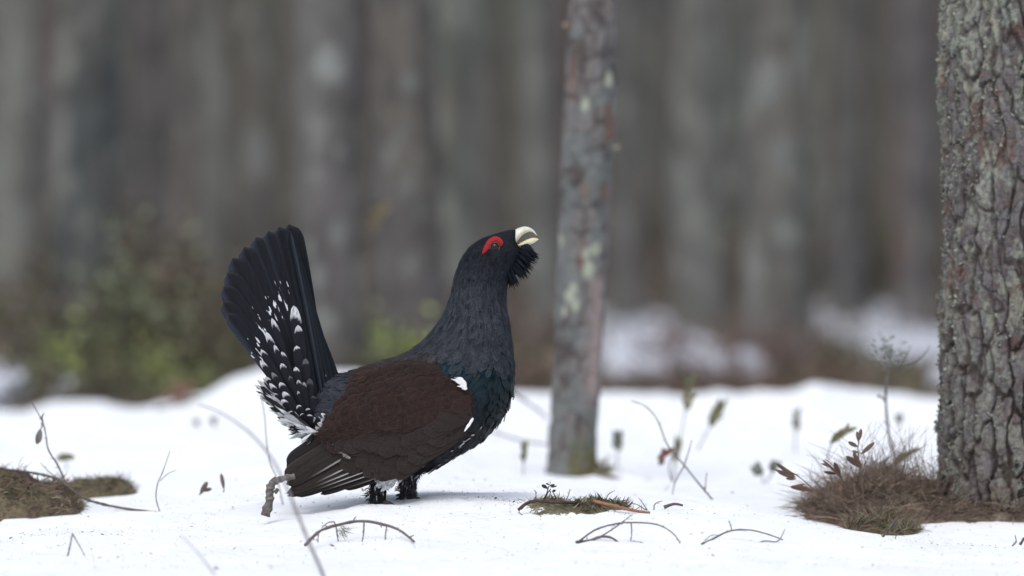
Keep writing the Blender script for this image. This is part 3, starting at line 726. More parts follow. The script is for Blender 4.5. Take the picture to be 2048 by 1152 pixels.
def surf(px, py, far=False):
    """Near (or far) side of the body under a photo pixel: point and normal, or None."""
    o = B(px, py, 900 if far else -900); h = bvh.ray_cast(o, Vector((0, -1 if far else 1, 0)))
    return (h[0], h[1] if h[1].y * (1 if far else -1) > 0 else -h[1]) if h[0] is not None else None

# contour feathers laid along the body from head to tail
glossy = MB(); plain = MB()
nt_, ns = 96, 64
acc = 0.0
for i in range(2, nt_ - 1):
    c0 = sum(G[i], Vector()) / ns; cx_, cy_ = px_of(c0)
    hd = float(sstep(640, 500, cy_)) if cx_ > 880 else 0.0
    size = 24 - 15 * hd
    if cx_ > 985 and cy_ < 500: size = 7
    step = (G[i][0] - G[i - 1][0]).length / 2 + (G[i][ns // 2] - G[i - 1][ns // 2]).length / 2
    acc += step / (size * PX * .34)
    while acc > 1:
        acc -= 1
        per = sum((G[i][k] - G[i][(k + 1) % ns]).length for k in range(ns)); nf = int(per / (size * PX * .42)); off = random.random()
        for q in range(nf):
            a = ((q + off + random.gauss(0, .25)) / nf * ns) % ns; k = int(a); f = a - k
            p = G[i][k].lerp(G[i][(k + 1) % ns], f); p2 = G[i - 2][k].lerp(G[i - 2][(k + 1) % ns], f)
            d = (p2 - p); 
            if d.length < 1e-6: continue
            d.normalize(); tq = (G[i][(k + 1) % ns] - G[i][k]).normalized(); n = tq.cross(d).normalized()
            if n.dot(p - c0) < 0: n = -n
            px, py = px_of(p)
            col = body_col(px, py); L = size * random.uniform(.8, 1.25) * PX; wd = L * random.uniform(.5, .7)
            gl = px > 885 and py > 725 + (px - 890) * .17
            breast_edge = px > 990 and 600 < py < 830
            tip = None
            if py > 860 and px > 640 and random.random() < .035 and n.y < .3: col = Vector((.55, .56, .58)); L *= .7; wd *= .7
            elif 845 < py < 905 and 900 < px < 960 and random.random() < .06: col = Vector((.5, .52, .54)); L *= .7
            elif px < 690 and py > 830 and random.random() < .35: tip = (.5, .5, .5)
            edge = tuple(col * 1.35) if not gl else tuple(col * .55)
            lift = random.uniform(.05, .16) + (.12 * random.random() if breast_edge else 0)
            blade(glossy if gl else plain, p + n * (.2 * PX), d + n * lift, n, L * (1.25 if gl else 1), wd, col, tip, edge, nv=4, nu=2, round_=.55, bend=-.10 * random.random(), camber=.10)
plain.build('contour_plumage', M_BODY, bird, kind='stuff'); glossy.build('breast_plumage', M_GLOSS, bird, kind='stuff')

# --- wings
WING = [(946, 788, 948, 818), (936, 764, 942, 846), (912, 745, 924, 870), (885, 732, 906, 890), (852, 723, 882, 908), (815, 720, 850, 926), (778, 728, 820, 918), (744, 742, 784, 903),
        (714, 765, 744, 908), (692, 797, 714, 914), (668, 832, 688, 904), (646, 856, 660, 884), (630, 864, 640, 874)]
def wdepth(px, py):
    return -(99 * math.sqrt(max(.10, 1 - ((px - 835) / 265)**2 - ((py - 825) / 230)**2)) + 13)
WT = catmull([Vector((a, b, 0)) for a, b, c, d in WING], 48); WB = catmull([Vector((c, d, 0)) for a, b, c, d in WING], 48)
def wing_pt(t, s, out=0.0):
    """Point of the near wing's outer face: t front 0 to rear 1, s top -1 to bottom 1."""
    f = t * 48; k = min(int(f), 47); f -= k
    q = WT[k].lerp(WT[k + 1], f).lerp(WB[k].lerp(WB[k + 1], f), (s + 1) / 2)
    rim = max(abs(s)**5 if s > 0 else min(1, 1.6 * abs(s)**4), max(0, 1 - t / .10)**2, max(0, (t - .93) / .07)**2)
    return q.x, q.y, wdepth(q.x, q.y) + 13 * min(1, rim) - out
def wing_col(px, py, r=None):
    r = random.random() if r is None else r
    up = Vector((.045, .025, .021)).lerp(Vector((.039, .025, .021)), r); lo = Vector((.036, .0265, .024))
    top = Vector((.040, .033, .032))
    c = up.lerp(lo, float(sstep(835, 885, py - (px - 820) * -.05)))
    return c.lerp(top, float(sstep(748, 722, py)) * .7) * (.85 + .3 * r) * .72
def build_wing(sgn):
    nT, nS = 48, 26; VV = []; CC = []
    for side in (0, 1):
        for i in range(nT + 1):
            for j in range(nS + 1):
                x, y, dp = wing_pt(i / nT, j / nS * 2 - 1)
                VV.append(B(x, y, sgn * (-(dp + (20 if side else 0))))); CC.append(tuple(wing_col(x, y, .5) * .8))
    m = nS + 1; o = (nT + 1) * m; FF = []
    for i in range(nT):
        for j in range(nS):
            a = i * m + j; FF += [(a, a + 1, a + m + 1, a + m), (o + a, o + a + m, o + a + m + 1, o + a + 1)]
        for a in (i * m, i * m + nS): FF.append((a, a + m, o + a + m, o + a))
    for a in range(nS):
        FF.append((a, a + 1, o + a + 1, o + a)); b2 = nT * m + a; FF.append((b2, b2 + 1, o + b2 + 1, o + b2))
    me = mesh_np('wing', np.array([tuple(v) for v in VV]), FF, M_COV, np.array(CC), np.zeros((len(VV), 3)))
    wing = link('wing', me, bird)
    if sgn > 0: wing['label'] = 'far wing, hidden behind the body'
    def fl(x, y, dp): return B(x, y, -sgn * dp) if sgn > 0 else B(x, y, dp)
    # flight feathers, each its own part
    FQ = [  # tip, base, width, depth offset, pale leading edge
     ((572, 928), (690, 852), 40, 8, 0), ((567, 950), (700, 866), 36, 4, .1), ((571, 962), (740, 872), 30, 0, .5), ((578, 972), (778, 884), 25, 3, .8), ((572, 978), (806, 893), 23, 6, 1), ((574, 983), (822, 902), 20, 9, 1), ((592, 984), (834, 911), 18, 12, .9), ((640, 981), (842, 919), 16, 15, .5), ((690, 973), (848, 926), 14, 18, .2)]
    for k, ((tx, ty), (bx, by), wd, dz, pale) in enumerate(FQ):
        db = wdepth(bx, by) + 6 + dz; dt = -(52 - dz * .8)
        p = fl(bx, by, db); q = fl(tx, ty, dt); dirv = q - p; L = dirv.length
        base = Vector((.0235, .0180, .0165)) * random.uniform(.85, 1.15)
        if k < 1: base = Vector((.013, .0105, .0105))
        def cf(u, v, base=base, pale=pale):
            e = u * (-sgn)      # lower, leading edge
            c = base * (1.0 if v < .93 else .75)
            if abs(u) < .12: c = base * .6
            if pale and e < -.72: c = c.lerp(Vector((.50, .48, .46)), pale * float(sstep(.78, .40, v)))
            elif e > .8: c = base * 1.7
            return c
        mb = MB(); nrm = Vector((.05, sgn, .25))
        blade(mb, p, dirv, nrm, L, wd * PX, base, nv=26, nu=14, round_=.82, colf=cf, camber=.10, narrow=.8, side=.03 * sgn)
        mb.build('flight_feather', M_QUILL, wing)
    return wing
wing = build_wing(-1); build_wing(1)
# scale-like wing coverts on the near wing, shared mesh variants, one object each
covs = []
for k in range(10):
    rr = random.Random(40 + k); mb = MB(); f_ = rr.uniform(.9, 1.1); red = rr.uniform(0, 1)
    base = (Vector((.0300, .0178, .0150)).lerp(Vector((.0265, .0178, .0162)), red) if k < 7 else Vector((.0285, .0195, .0178))) * f_ * .93
    def cf(u, v, base=base):
        e = float(sstep(.86, 1.0, max(abs(u), (v - .60) / .40 if v > .6 else 0)))
        return base.lerp(Vector((.056, .040, .035)), e * .6) * (1 - .15 * float(sstep(.35, 0, abs(u))) * float(sstep(.2, .6, v)))
    blade(mb, (0, 0, 0), (1, 0, 0), (0, 0, 1), 1.0, .92, base, nv=10, nu=10, round_=.42, colf=cf, camber=.014, bend=-.012, narrow=.6)
    covs.append(mesh_np('covert_feather', np.array(mb.v), mb.f, M_COV, np.array(mb.c), np.array(mb.u, float)))
gcovs = []
for k in range(4):
    rr = random.Random(80 + k); mb = MB(); base = Vector((.0275, .0208, .0195)) * rr.uniform(.88, 1.12)
    def cf(u, v, base=base):
        e = float(sstep(.85, 1.0, max(abs(u), (v - .8) / .2 if v > .8 else 0)))
        return base.lerp(Vector((.040, .031, .029)), e * .45)
    blade(mb, (0, 0, 0), (1, 0, 0), (0, 0, 1), 1.0, .42, base, nv=12, nu=10, round_=.72, colf=cf, camber=.02, bend=-.015, narrow=.7)
    gcovs.append(mesh_np('covert_feather', np.array(mb.v), mb.f, M_COV, np.array(mb.c), np.array(mb.u, float)))
def lay(me, px, py, dp, dx, dyy, L, roll=0.0):
    e = 6.0
    p = B(px, py, dp); l2 = math.hypot(dx, dyy); dx /= l2; dyy /= l2
    q = B(px + dx * e, py + dyy * e, wdepth(px + dx * e, py + dyy * e) - (wdepth(px, py) - dp)); r_ = B(px - dyy * e, py + dx * e, wdepth(px - dyy * e, py + dx * e) - (wdepth(px, py) - dp))
    d = (q - p).normalized(); n = d.cross((r_ - p)).normalized()
    if n.y > 0: n = -n
    d = (d + n * .02 + d.cross(n) * roll * .5).normalized(); n = (n - d * n.dot(d)).normalized(); s = n.cross(d)
    M = Matrix((d, s, n)).transposed().to_4x4() @ Matrix.Scale(L * PX, 4); M.translation = p
    o = link('covert_feather', me, wing); o.matrix_local = M
    return o
order = []
NT = 19
for i in range(NT):
    t = .035 + .80 * (i / (NT - 1))
    ht = (wing_pt(t, 1)[1] - wing_pt(t, -1)[1]); n = max(3, int(ht / 14))
    for j in range(n):
        s = -1 + 2 * (j + .5 + (.5 if i % 2 else 0)) / (n + .5)
        if s > .98: continue
        x, y, dp = wing_pt(t, max(-.90, min(.97, s)))
        x += random.gauss(0, 1.7); y += random.gauss(0, 1.7)
        up = float(sstep(.55, .2, s))
        if s > .30 and t < .62: continue
        a = math.radians(180 - (10 + 30 * (s + 1) / 2 * (1 - t * .6)) * -1 + random.gauss(0, 5))
        ang = math.radians(158 + 10 * s + random.gauss(0, 6) + 14 * t)
        L = (19 + 13 * t + 5 * (s + 1)) * random.uniform(.82, 1.2)
        lay(random.choice(covs[7:] if y < 756 - (x - 850) * .12 + random.gauss(0, 7) else covs[:7]), x, y, dp - 2.5 + 3.0 * t, math.cos(ang), math.sin(ang), L, random.gauss(0, .05))
# greater coverts: long plain feathers along the lower wing
for i in range(16):
    t = .06 + i * .040
    for s, LL in ((.55, 78), (.82, 92)):
        x, y, dp = wing_pt(t, s - .1 * (i % 2) * .5)
        ang = math.radians(160 - t * 10 + random.gauss(0, 2) + (4 if s < .7 else -8))
        lay(random.choice(gcovs), x, y, dp - 1.5 + 5 * t - (1.2 if s < .7 else 0), math.cos(ang), math.sin(ang), LL * (1 - .25 * abs(t - .3)) * random.uniform(.92, 1.08))
# pale fringe where the coverts end
fr = MB()
for i in range(46):
    f = i / 45; c = catmull([Vector((633, 868, 0)), Vector((650, 873, 0)), Vector((668, 884, 0)), Vector((684, 902, 0)), Vector((700, 914, 0))], 45)[i]
    blade(fr, B(c.x + 3, c.y - 2, -70 - 26 * f), (random.gauss(-.6, .2), -.25, random.gauss(-.35, .2)), (0, -1, 0), random.uniform(5, 10) * PX, 2.2 * PX, Vector((.20, .18, .17)) * random.uniform(.5, 1.2), nv=3, nu=1)
fr.build('pale_fringe', M_WHITE, wing, kind='stuff')
# white shoulder patch and wing edge
sp = MB()
for (bx, by, tx, ty, wd) in ((931, 762, 906, 752, 9), (933, 765, 901, 755, 11), (934, 768, 907, 762, 11), (934, 772, 913, 769, 9), (935, 775, 921, 776, 8), (927, 757, 912, 752, 7), (932, 764, 915, 758, 9), (934, 771, 924, 774, 8), (933, 766, 922, 763, 10)):
    p = B(bx, by, wdepth(bx, by) - 7); q = B(tx, ty, wdepth(tx, ty) - 9)
    blade(sp, p, q - p, (0, -1, .1), (q - p).length * random.uniform(.8, 1.1), wd * .8 * PX, Vector((.72, .72, .74)) * random.uniform(.85, 1.05), nv=8, nu=4, round_=.35, camber=.1, point=True, side=random.uniform(-.1, .1))
sp.build('shoulder_patch', M_WHITE, bird)
sp = MB()
for (bx, by, tx, ty, wd) in ((947, 834, 938, 848, 6), (943, 842, 932, 856, 6), (938, 849, 929, 861, 4)):
    p = B(bx, by, wdepth(bx, by) - 1); q = B(tx, ty, wdepth(tx, ty) - 1)
    blade(sp, p, q - p, (.2, -1, 0), (q - p).length, wd * PX, (.75, .75, .77), nv=5, nu=2, round_=.4)
for (x, y, L, wd, a) in ((948, 866, 17, 9, 160), (940, 873, 12, 7, 150), (928, 882, 17, 9, 140), (922, 888, 9, 6, 140), (962, 850, 8, 5, 120), (905, 897, 8, 4, 150), (880, 925, 8, 5, 150), (866, 934, 9, 5, 150), (850, 940, 8, 5, 160), (893, 915, 6, 4, 150), (838, 946, 14, 8, 140)):
    h = surf(x, y)
    if h: blade(sp, h[0] + h[1] * 4 * PX, (math.cos(math.radians(a)), -.05, -math.sin(math.radians(a))), h[1], L * .9 * PX, wd * .55 * PX, Vector((.55, .56, .58)) * random.uniform(.6, 1.05), nv=5, nu=2, round_=.3, point=True, side=random.uniform(-.3, .3))
sp.build('white_feather', M_WHITE, bird, kind='stuff')

# --- tail: each big feather a part, covert feathers over its base
def tailx(px): return 46 - 72 * float(sstep(440, 640, px))       # the fan runs away from us towards the left
tips = [(463, 622, 19), (454, 598, 23), (455, 568, 25), (462, 541, 27), (472, 513, 30), (494, 492, 31), (518, 473, 32), (541, 462, 32), (562, 454, 33), (580, 449, 31)]
for i, (tx, ty, wd) in enumerate(tips):
    f = i / (len(tips) - 1); bx, by = 610 + 36 * f, 846 - 38 * f
    p = B(bx, by, 8 - 22 * f); q = B(tx, ty, tailx(tx) + i * 1.6)
    def cf(u, v):
        base = Vector((.0055, .0068, .0100)) * (1.0 + 2.6 * float(sstep(-.05, -.75, u)) * float(sstep(.25, .6, v)))  # glossy sheen painted as a lighter left edge towards the tip
        if abs(u) < .1: base = base * .7
        if v > .975: base = base.lerp(Vector((.05, .05, .055)), .25)
        return base * (1.5 if abs(u) > .92 else 1)
    mb = MB(); blade(mb, p, q - p, (-.50, -1, .12), (q - p).length, wd * 1.75 * PX, (0, 0, 0), nv=34, nu=14, round_=.90, colf=cf, camber=.055, narrow=.36, side=-.035 * (1 - f) , bend=.02)
    mb.build('tail_feather', M_TAIL if i < 8 else M_QUILL, bird)
# the near edge of the fan, folded over and given its gloss by a paler painted middle band
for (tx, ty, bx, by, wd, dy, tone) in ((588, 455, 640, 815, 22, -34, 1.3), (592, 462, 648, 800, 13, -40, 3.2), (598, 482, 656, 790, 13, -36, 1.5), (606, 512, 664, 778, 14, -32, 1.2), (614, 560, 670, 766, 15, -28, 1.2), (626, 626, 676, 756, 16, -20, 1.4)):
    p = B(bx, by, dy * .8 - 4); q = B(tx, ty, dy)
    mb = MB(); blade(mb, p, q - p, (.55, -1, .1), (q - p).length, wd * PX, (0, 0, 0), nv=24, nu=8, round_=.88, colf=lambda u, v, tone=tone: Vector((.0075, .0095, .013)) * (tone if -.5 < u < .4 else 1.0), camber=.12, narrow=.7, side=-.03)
    mb.build('tail_feather', M_QUILL, bird)
# undertail coverts with white tips
cov = [(588, 615, 25, 1), (597, 654, 23, 1), (594, 695, 23, 1), (545, 640, 15, 1), (533, 667, 16, 1), (550, 693, 13, 1), (524, 703, 17, 1), (564, 707, 17, 1), (564, 730, 18, 1), (592, 737, 17, 1), (597, 763, 14, .8), (609, 767, 12, .5), (522, 724, 15, 1), (561, 768, 18, 1), (545, 748, 14, .3), (567, 787, 17, 1), (564, 803, 17, 1), (597, 785, 9, .7), (597, 813, 15, .9), (617, 819, 14, .8), (532, 757, 14, .9), (540, 770, 12, .9), (607, 836, 14, 1), (621, 843, 16, 1), (636, 846, 14, .9), (580, 826, 14, 1), (549, 790, 12, .9), (580, 755, 12, .2), (612, 720, 18, .15), (620, 760, 18, .1), (628, 795, 16, .1)]
for i, (tx, ty, wd, wh) in enumerate(sorted(cov, key=lambda c: c[1])):
    ax, ay = 622, 862
    f = .55 if ty < 760 else .62
    bx, by = tx + (ax - tx) * f, ty + (ay - ty) * f
    z = -44 - i * .35
    p = B(bx, by, z + 8); q = B(tx, ty - 4, z + 6 + tailx(tx) * .25)
    L = max((q - p).length, 30 * PX); rr = random.uniform(.77, .90); k_ = random.uniform(-1.3, 1.3)
    def cf(u, v, wh=wh, rr=rr, k_=k_):
        c = Vector((.009, .010, .014)); e = v - .06 * (1 - u * u) + .03 * k_ * u
        if e > rr - .02 + .05 * abs(u) * (i % 3 - 1): c = c.lerp(Vector((.50, .51, .53)) * (.75 + .35 * random.random()), wh * (.55 if random.random() < .18 else 1) * float(sstep(rr - .03, rr + .02, e)))
        return c
    mb = MB(); blade(mb, p, q - p, (-.3, -1, .1), L, wd * .92 * PX, (0, 0, 0), nv=26, nu=8, round_=.72, colf=cf, camber=.10, narrow=.5, bend=random.uniform(0, .05))
    mb.build('covert_feather', M_QUILL, bird)
# loose black and white fringe under the tail
fr = MB()
for i in range(330):
    f = random.random()
    tx = 518 + 100 * f + random.gauss(0, 7); ty = 768 + 112 * f**.85 + random.gauss(0, 9)
    a = Vector((632, 862, 0)); L = random.uniform(22, 52); d = (Vector((tx, ty, 0)) - a).normalized(); b0 = Vector((tx, ty, 0)) - d * L
    z = -30 - 18 * f + random.gauss(0, 12)
    wht = random.random() < .50
    c = Vector((.50, .51, .53)) * random.uniform(.5, 1.15) if wht else Vector((.014, .014, .017))
    p = B(b0.x, b0.y, z); q = B(tx, ty, z + random.gauss(0, 4))
    blade(fr, p, q - p, (random.gauss(-.3, .3), -1, .2), (q - p).length, random.uniform(3, 9) * PX, c, tuple(Vector((.55, .55, .57))) if random.random() < .4 else None, nv=5, nu=2, round_=.4, bend=random.uniform(-.1, .1), side=random.uniform(-.15, .15))
fr.build('undertail_fluff', M_WHITE, bird, kind='stuff')

# --- head: beak, eye, comb, beard
def lofted(name, pairs, cols, mat, nt2=16, ns2=14, cd=0):
    Gb, Vb, Fb = loft(pairs, nt2, ns2, cd)
    C2 = []
    for i in range(nt2 + 1):
        for k in range(ns2): C2.append(tuple(cols(i / nt2, math.cos(2 * math.pi * k / ns2))))
    return link(name, mesh_np(name, np.array([tuple(v) for v in Vb]), Fb, mat, np.array(C2)), bird)
HORN = Vector((.60, .59, .50)); IVORY = Vector((.62, .55, .30))
lofted('upper_beak', [(1029, 460, 1025, 498, 12), (1034, 457.5, 1028, 494, 14), (1041, 454.5, 1034, 484, 13), (1048, 453, 1041.5, 474, 11), (1055, 453.5, 1049.5, 467, 8.5), (1062, 456.5, 1058.5, 463.5, 6), (1068.5, 461.5, 1066.5, 465.5, 3.6), (1074, 470, 1072.5, 470.5, .8)],
       lambda f, s: HORN.lerp(IVORY, float(sstep(.2, -.9, s)) * .9) * random.uniform(.86, 1.06) * (1 - .35 * float(sstep(-.6, -1, s)) * (f < .6)), M_HORN, 28, 20)
lofted('lower_beak', [(1029, 492, 1029, 499, 11), (1035, 487.5, 1038, 494, 11), (1043, 484.5, 1046, 492, 9), (1053, 479.3, 1056, 490.5, 7), (1063, 476.2, 1066, 487, 4.8), (1071, 476, 1072.5, 482.5, 2.6), (1077, 478.3, 1077, 479.3, .7)],
       lambda f, s: IVORY.lerp(HORN, float(sstep(.4, -.6, s))) * (1 - .4 * float(sstep(.4, 0, f))), M_HORN, 22, 16)
lofted('mouth_corner', [(1026, 490, 1024, 499, 9), (1033, 487, 1032, 497, 12.6), (1038, 484.5, 1038, 491, 9), (1042, 483, 1042, 486, 4)], lambda f, s: Vector((.20, .105, .085)), M_COMB, 10, 12)
def on(px, py, out=0.0):
    h = surf(px, py); return (h[0] + Vector((0, -out * PX, 0))) if h else B(px, py, -25 - out)
OUT = [(964, 508), (965, 500), (968.5, 491), (974, 480.5), (984, 473.5), (994.6, 472), (1003, 477), (1007.3, 485), (1004.5, 491)]
INN = [(967, 508.5), (973, 503.5), (979, 498.5), (980.5, 492.5), (984, 487), (990, 484.2), (995.8, 486), (999.3, 490), (1001, 493)]
mb = MB(); oc = catmull([Vector((a, b, 0)) for a, b in OUT], 40); ic = catmull([Vector((a, b, 0)) for a, b in INN], 40); VV = []; CC = []
for i in range(41):
    for j in range(9):
        s = j / 8; q = oc[i].lerp(ic[i], s); bump = math.sin(math.pi * s)**.6
        VV.append(on(q.x, q.y, -1.0 + 5.5 * bump + random.uniform(-1.1, 1.1) * bump)); CC.append(Vector((.36, .006, .009)) * random.uniform(.6, 1.25))
mb.add(VV, [(i * 9 + j, i * 9 + j + 1, i * 9 + j + 10, i * 9 + j + 9) for i in range(40) for j in range(8)], CC)
mb.build('eyebrow_comb', M_COMB, bird)
def ball(name, c, r, mat, parent, sq=1.0, seg=20):
    VV = []; 
    for i in range(seg + 1):
        for j in range(seg):
            a = math.pi * i / seg; b = 2 * math.pi * j / seg
            VV.append((c.x + r * math.sin(a) * math.cos(b), c.y - r * sq * math.cos(a), c.z + r * math.sin(a) * math.sin(b)))
    return link(name, mesh_np(name, np.array(VV), grid_faces(seg + 1, seg, True), mat), parent)
ec = on(990, 493.5, -3.0)
eye = ball('eye', ec, 8.6 * PX, M_EYE, bird, .9); ball('pupil', ec + Vector((0, -4.3 * PX, 0)), 4.6 * PX, M_PUPIL, eye, .85)
mb = MB(); tube(mb, [ec + Vector((math.cos(a) * 9.3, -4.0, math.sin(a) * 9.0)) * PX for a in [k * 2 * math.pi / 16 for k in range(17)]], 1.3 * PX, 1.3 * PX, 32, 6, col=(.10, .045, .04), rough=.05)
mb.build('eyelid', M_COMB, bird)
beard = MB()
for (tx, ty) in [(1062, 502), (1067, 504), (1072, 507), (1076, 510), (1079, 514), (1080, 519), (1079, 524), (1076, 528), (1072, 532), (1070, 540), (1064, 546), (1060, 556), (1055, 559), (1050, 553), (1046, 560), (1040, 572), (1036, 578), (1028, 574), (1025, 580), (1019, 576), (1015, 572)]:
    for r_ in range(9):
        z = random.gauss(0, 12); f = random.random(); pt = random.random()
        bx, by = 1048 - 30 * float(sstep(505, 578, ty)) + random.gauss(0, 4), 493 + 40 * float(sstep(505, 578, ty)) + random.gauss(0, 3)
        x, y = bx + (tx - bx) * (1.04 - .28 * pt) - abs(z) * .2, by + (ty - by) * (1.04 - .28 * pt)
        p = B(bx, by, z * .8); q = B(x, y, z)
        blade(beard, p, q - p, (random.gauss(0, .4), -1, .2), (q - p).length, random.uniform(5, 9) * PX, Vector((.0055, .0075, .012)) * random.uniform(.6, 1.6), nv=8, nu=2, round_=.30, bend=random.uniform(-.12, .12), side=random.uniform(-.12, .12), camber=.2, point=True)
beard.build('beard', M_BODY, bird, kind='stuff')

# --- legs, feathered down to the snow
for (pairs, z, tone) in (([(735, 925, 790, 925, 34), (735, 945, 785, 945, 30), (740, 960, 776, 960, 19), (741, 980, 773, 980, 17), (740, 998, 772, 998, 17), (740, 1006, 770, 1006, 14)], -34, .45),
                         ([(782, 915, 850, 915, 36), (788, 940, 846, 940, 30), (795, 958, 834, 958, 20), (799, 974, 833, 974, 17), (800, 990, 832, 990, 17), (800, 1000, 830, 1000, 14)], 26, 1.2)):
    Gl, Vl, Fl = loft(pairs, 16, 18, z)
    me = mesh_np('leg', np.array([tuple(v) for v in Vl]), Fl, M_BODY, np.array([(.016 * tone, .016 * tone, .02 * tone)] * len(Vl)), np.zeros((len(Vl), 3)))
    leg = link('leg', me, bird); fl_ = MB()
    for i in range(1, 16):
        for k in range(44):
            a = random.random() * 18; kk = int(a); p = Gl[i][kk].lerp(Gl[i][(kk + 1) % 18], a - kk); c0 = sum(Gl[i], Vector()) / 18; n = (p - c0).normalized()
            wht = random.random() < (.03 + .20 * (z > 0) * (i < 10))
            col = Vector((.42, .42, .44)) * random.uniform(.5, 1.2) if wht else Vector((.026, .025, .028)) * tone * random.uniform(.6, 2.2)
            blade(fl_, p, Vector((random.gauss(-.05, .15), random.gauss(0, .15), -1)) + n * random.uniform(.02, .40), n, random.uniform(7, 15) * PX, random.uniform(1.5, 4) * PX, col, nv=3, nu=1, round_=.4, bend=random.uniform(-.2, .2))
    x0 = pairs[4][0]
    for q in range(26):
        p = B(x0 + random.uniform(-2, 6), random.uniform(970, 998), z + random.gauss(0, 8))
        blade(fl_, p, (-1, random.gauss(0, .3), random.uniform(-.9, .1)), (0, -1, 0), random.uniform(8, 18) * PX, 1.6 * PX, (.03, .03, .033), nv=3, nu=1, bend=random.uniform(-.3, .3))
    fl_.build('leg_plumage', M_BODY, leg, kind='stuff')
    for a in (-.5, 0, .5):
        tm = MB(); s0 = B((pairs[5][0] + pairs[5][2]) / 2, pairs[5][1] - 4, z)
        tube(tm, [s0, s0 + Vector((.022, a * .03, -.004)), s0 + Vector((.048, a * .06, -.014)), s0 + Vector((.06, a * .075, -.022))], .008, .004, 8, 7, col=(.06, .055, .05))
        tm.build('toe', M_TWIG, leg)
fr = MB()
for i in range(150):
    f = random.random(); x, y = 818 - 46 * f + random.gauss(0, 4), 936 + 24 * f + random.gauss(0, 4); z = random.gauss(-66, 6)
    blade(fr, B(x, y, z), (random.gauss(-.8, .3), random.gauss(0, .2), random.gauss(-.6, .3)), (0, -1, .2), random.uniform(12, 24) * PX, random.uniform(3, 7) * PX, Vector((.58, .59, .61)) * random.uniform(.6, 1.1), nv=4, nu=1, round_=.4, bend=random.uniform(-.2, .2))
fr.build('belly_fluff', M_WHITE, bird, kind='stuff')

# loose barbs: fine hair-like strands that break up the wing, the neck and the breast
hb = MB()
for i in range(1500):
    t = random.random()**.9 * .97; s_ = random.uniform(-.98, .96); x, y, dp = wing_pt(t, s_)
    ang = math.radians(160 + 8 * s_ + random.gauss(0, 9)); L = random.uniform(7, 17); x2, y2 = x + math.cos(ang) * L, y + math.sin(ang) * L
    p = B(x, y, dp - 2.2); q = B(x2, y2, min(wdepth(x2, y2), dp + 8) - 3.0 * 1)
    c = wing_col(x, y) * random.choice((.7, .85, 1.15, 1.4))
    blade(hb, p, q - p, (0, -1, .2), L * PX, random.uniform(.7, 1.5) * PX, c, nv=3, nu=1, round_=.2, point=True, bend=random.uniform(-.04, .04))
hb.build('wing_barbs', M_COV, wing, kind='stuff')
hb = MB()
for i in range(5200):
    k = random.randrange(6, 94); a = random.random() * 64; kk = int(a); p = G[k][kk].lerp(G[k][(kk + 1) % 64], a - kk); p2 = G[max(k - 3, 0)][kk]
    p2 = p2.lerp(G[max(k - 3, 0)][(kk + 1) % 64], a - kk); d = (p2 - p)
    if d.length < 1e-6: continue
    d.normalize(); n = (p - sum(G[k], Vector()) / 64).normalized(); x, y = px_of(p)
    if x > 985 and y < 505: continue
    sz = 8 + 9 * float(sstep(520, 640, y))
    c = body_col(x, y) * random.choice((.4, .7, 1.3, 1.9))
    blade(hb, p + n * 2.6 * PX, d + n * random.uniform(0, .22) + Vector((random.gauss(0, .1), random.gauss(0, .1), random.gauss(0, .1))), n, sz * random.uniform(.7, 1.4) * PX, random.uniform(.8, 1.8) * PX, c, nv=3, nu=1, round_=.2, point=True)
hb.build('body_barbs', M_BODY, bird, kind='stuff')

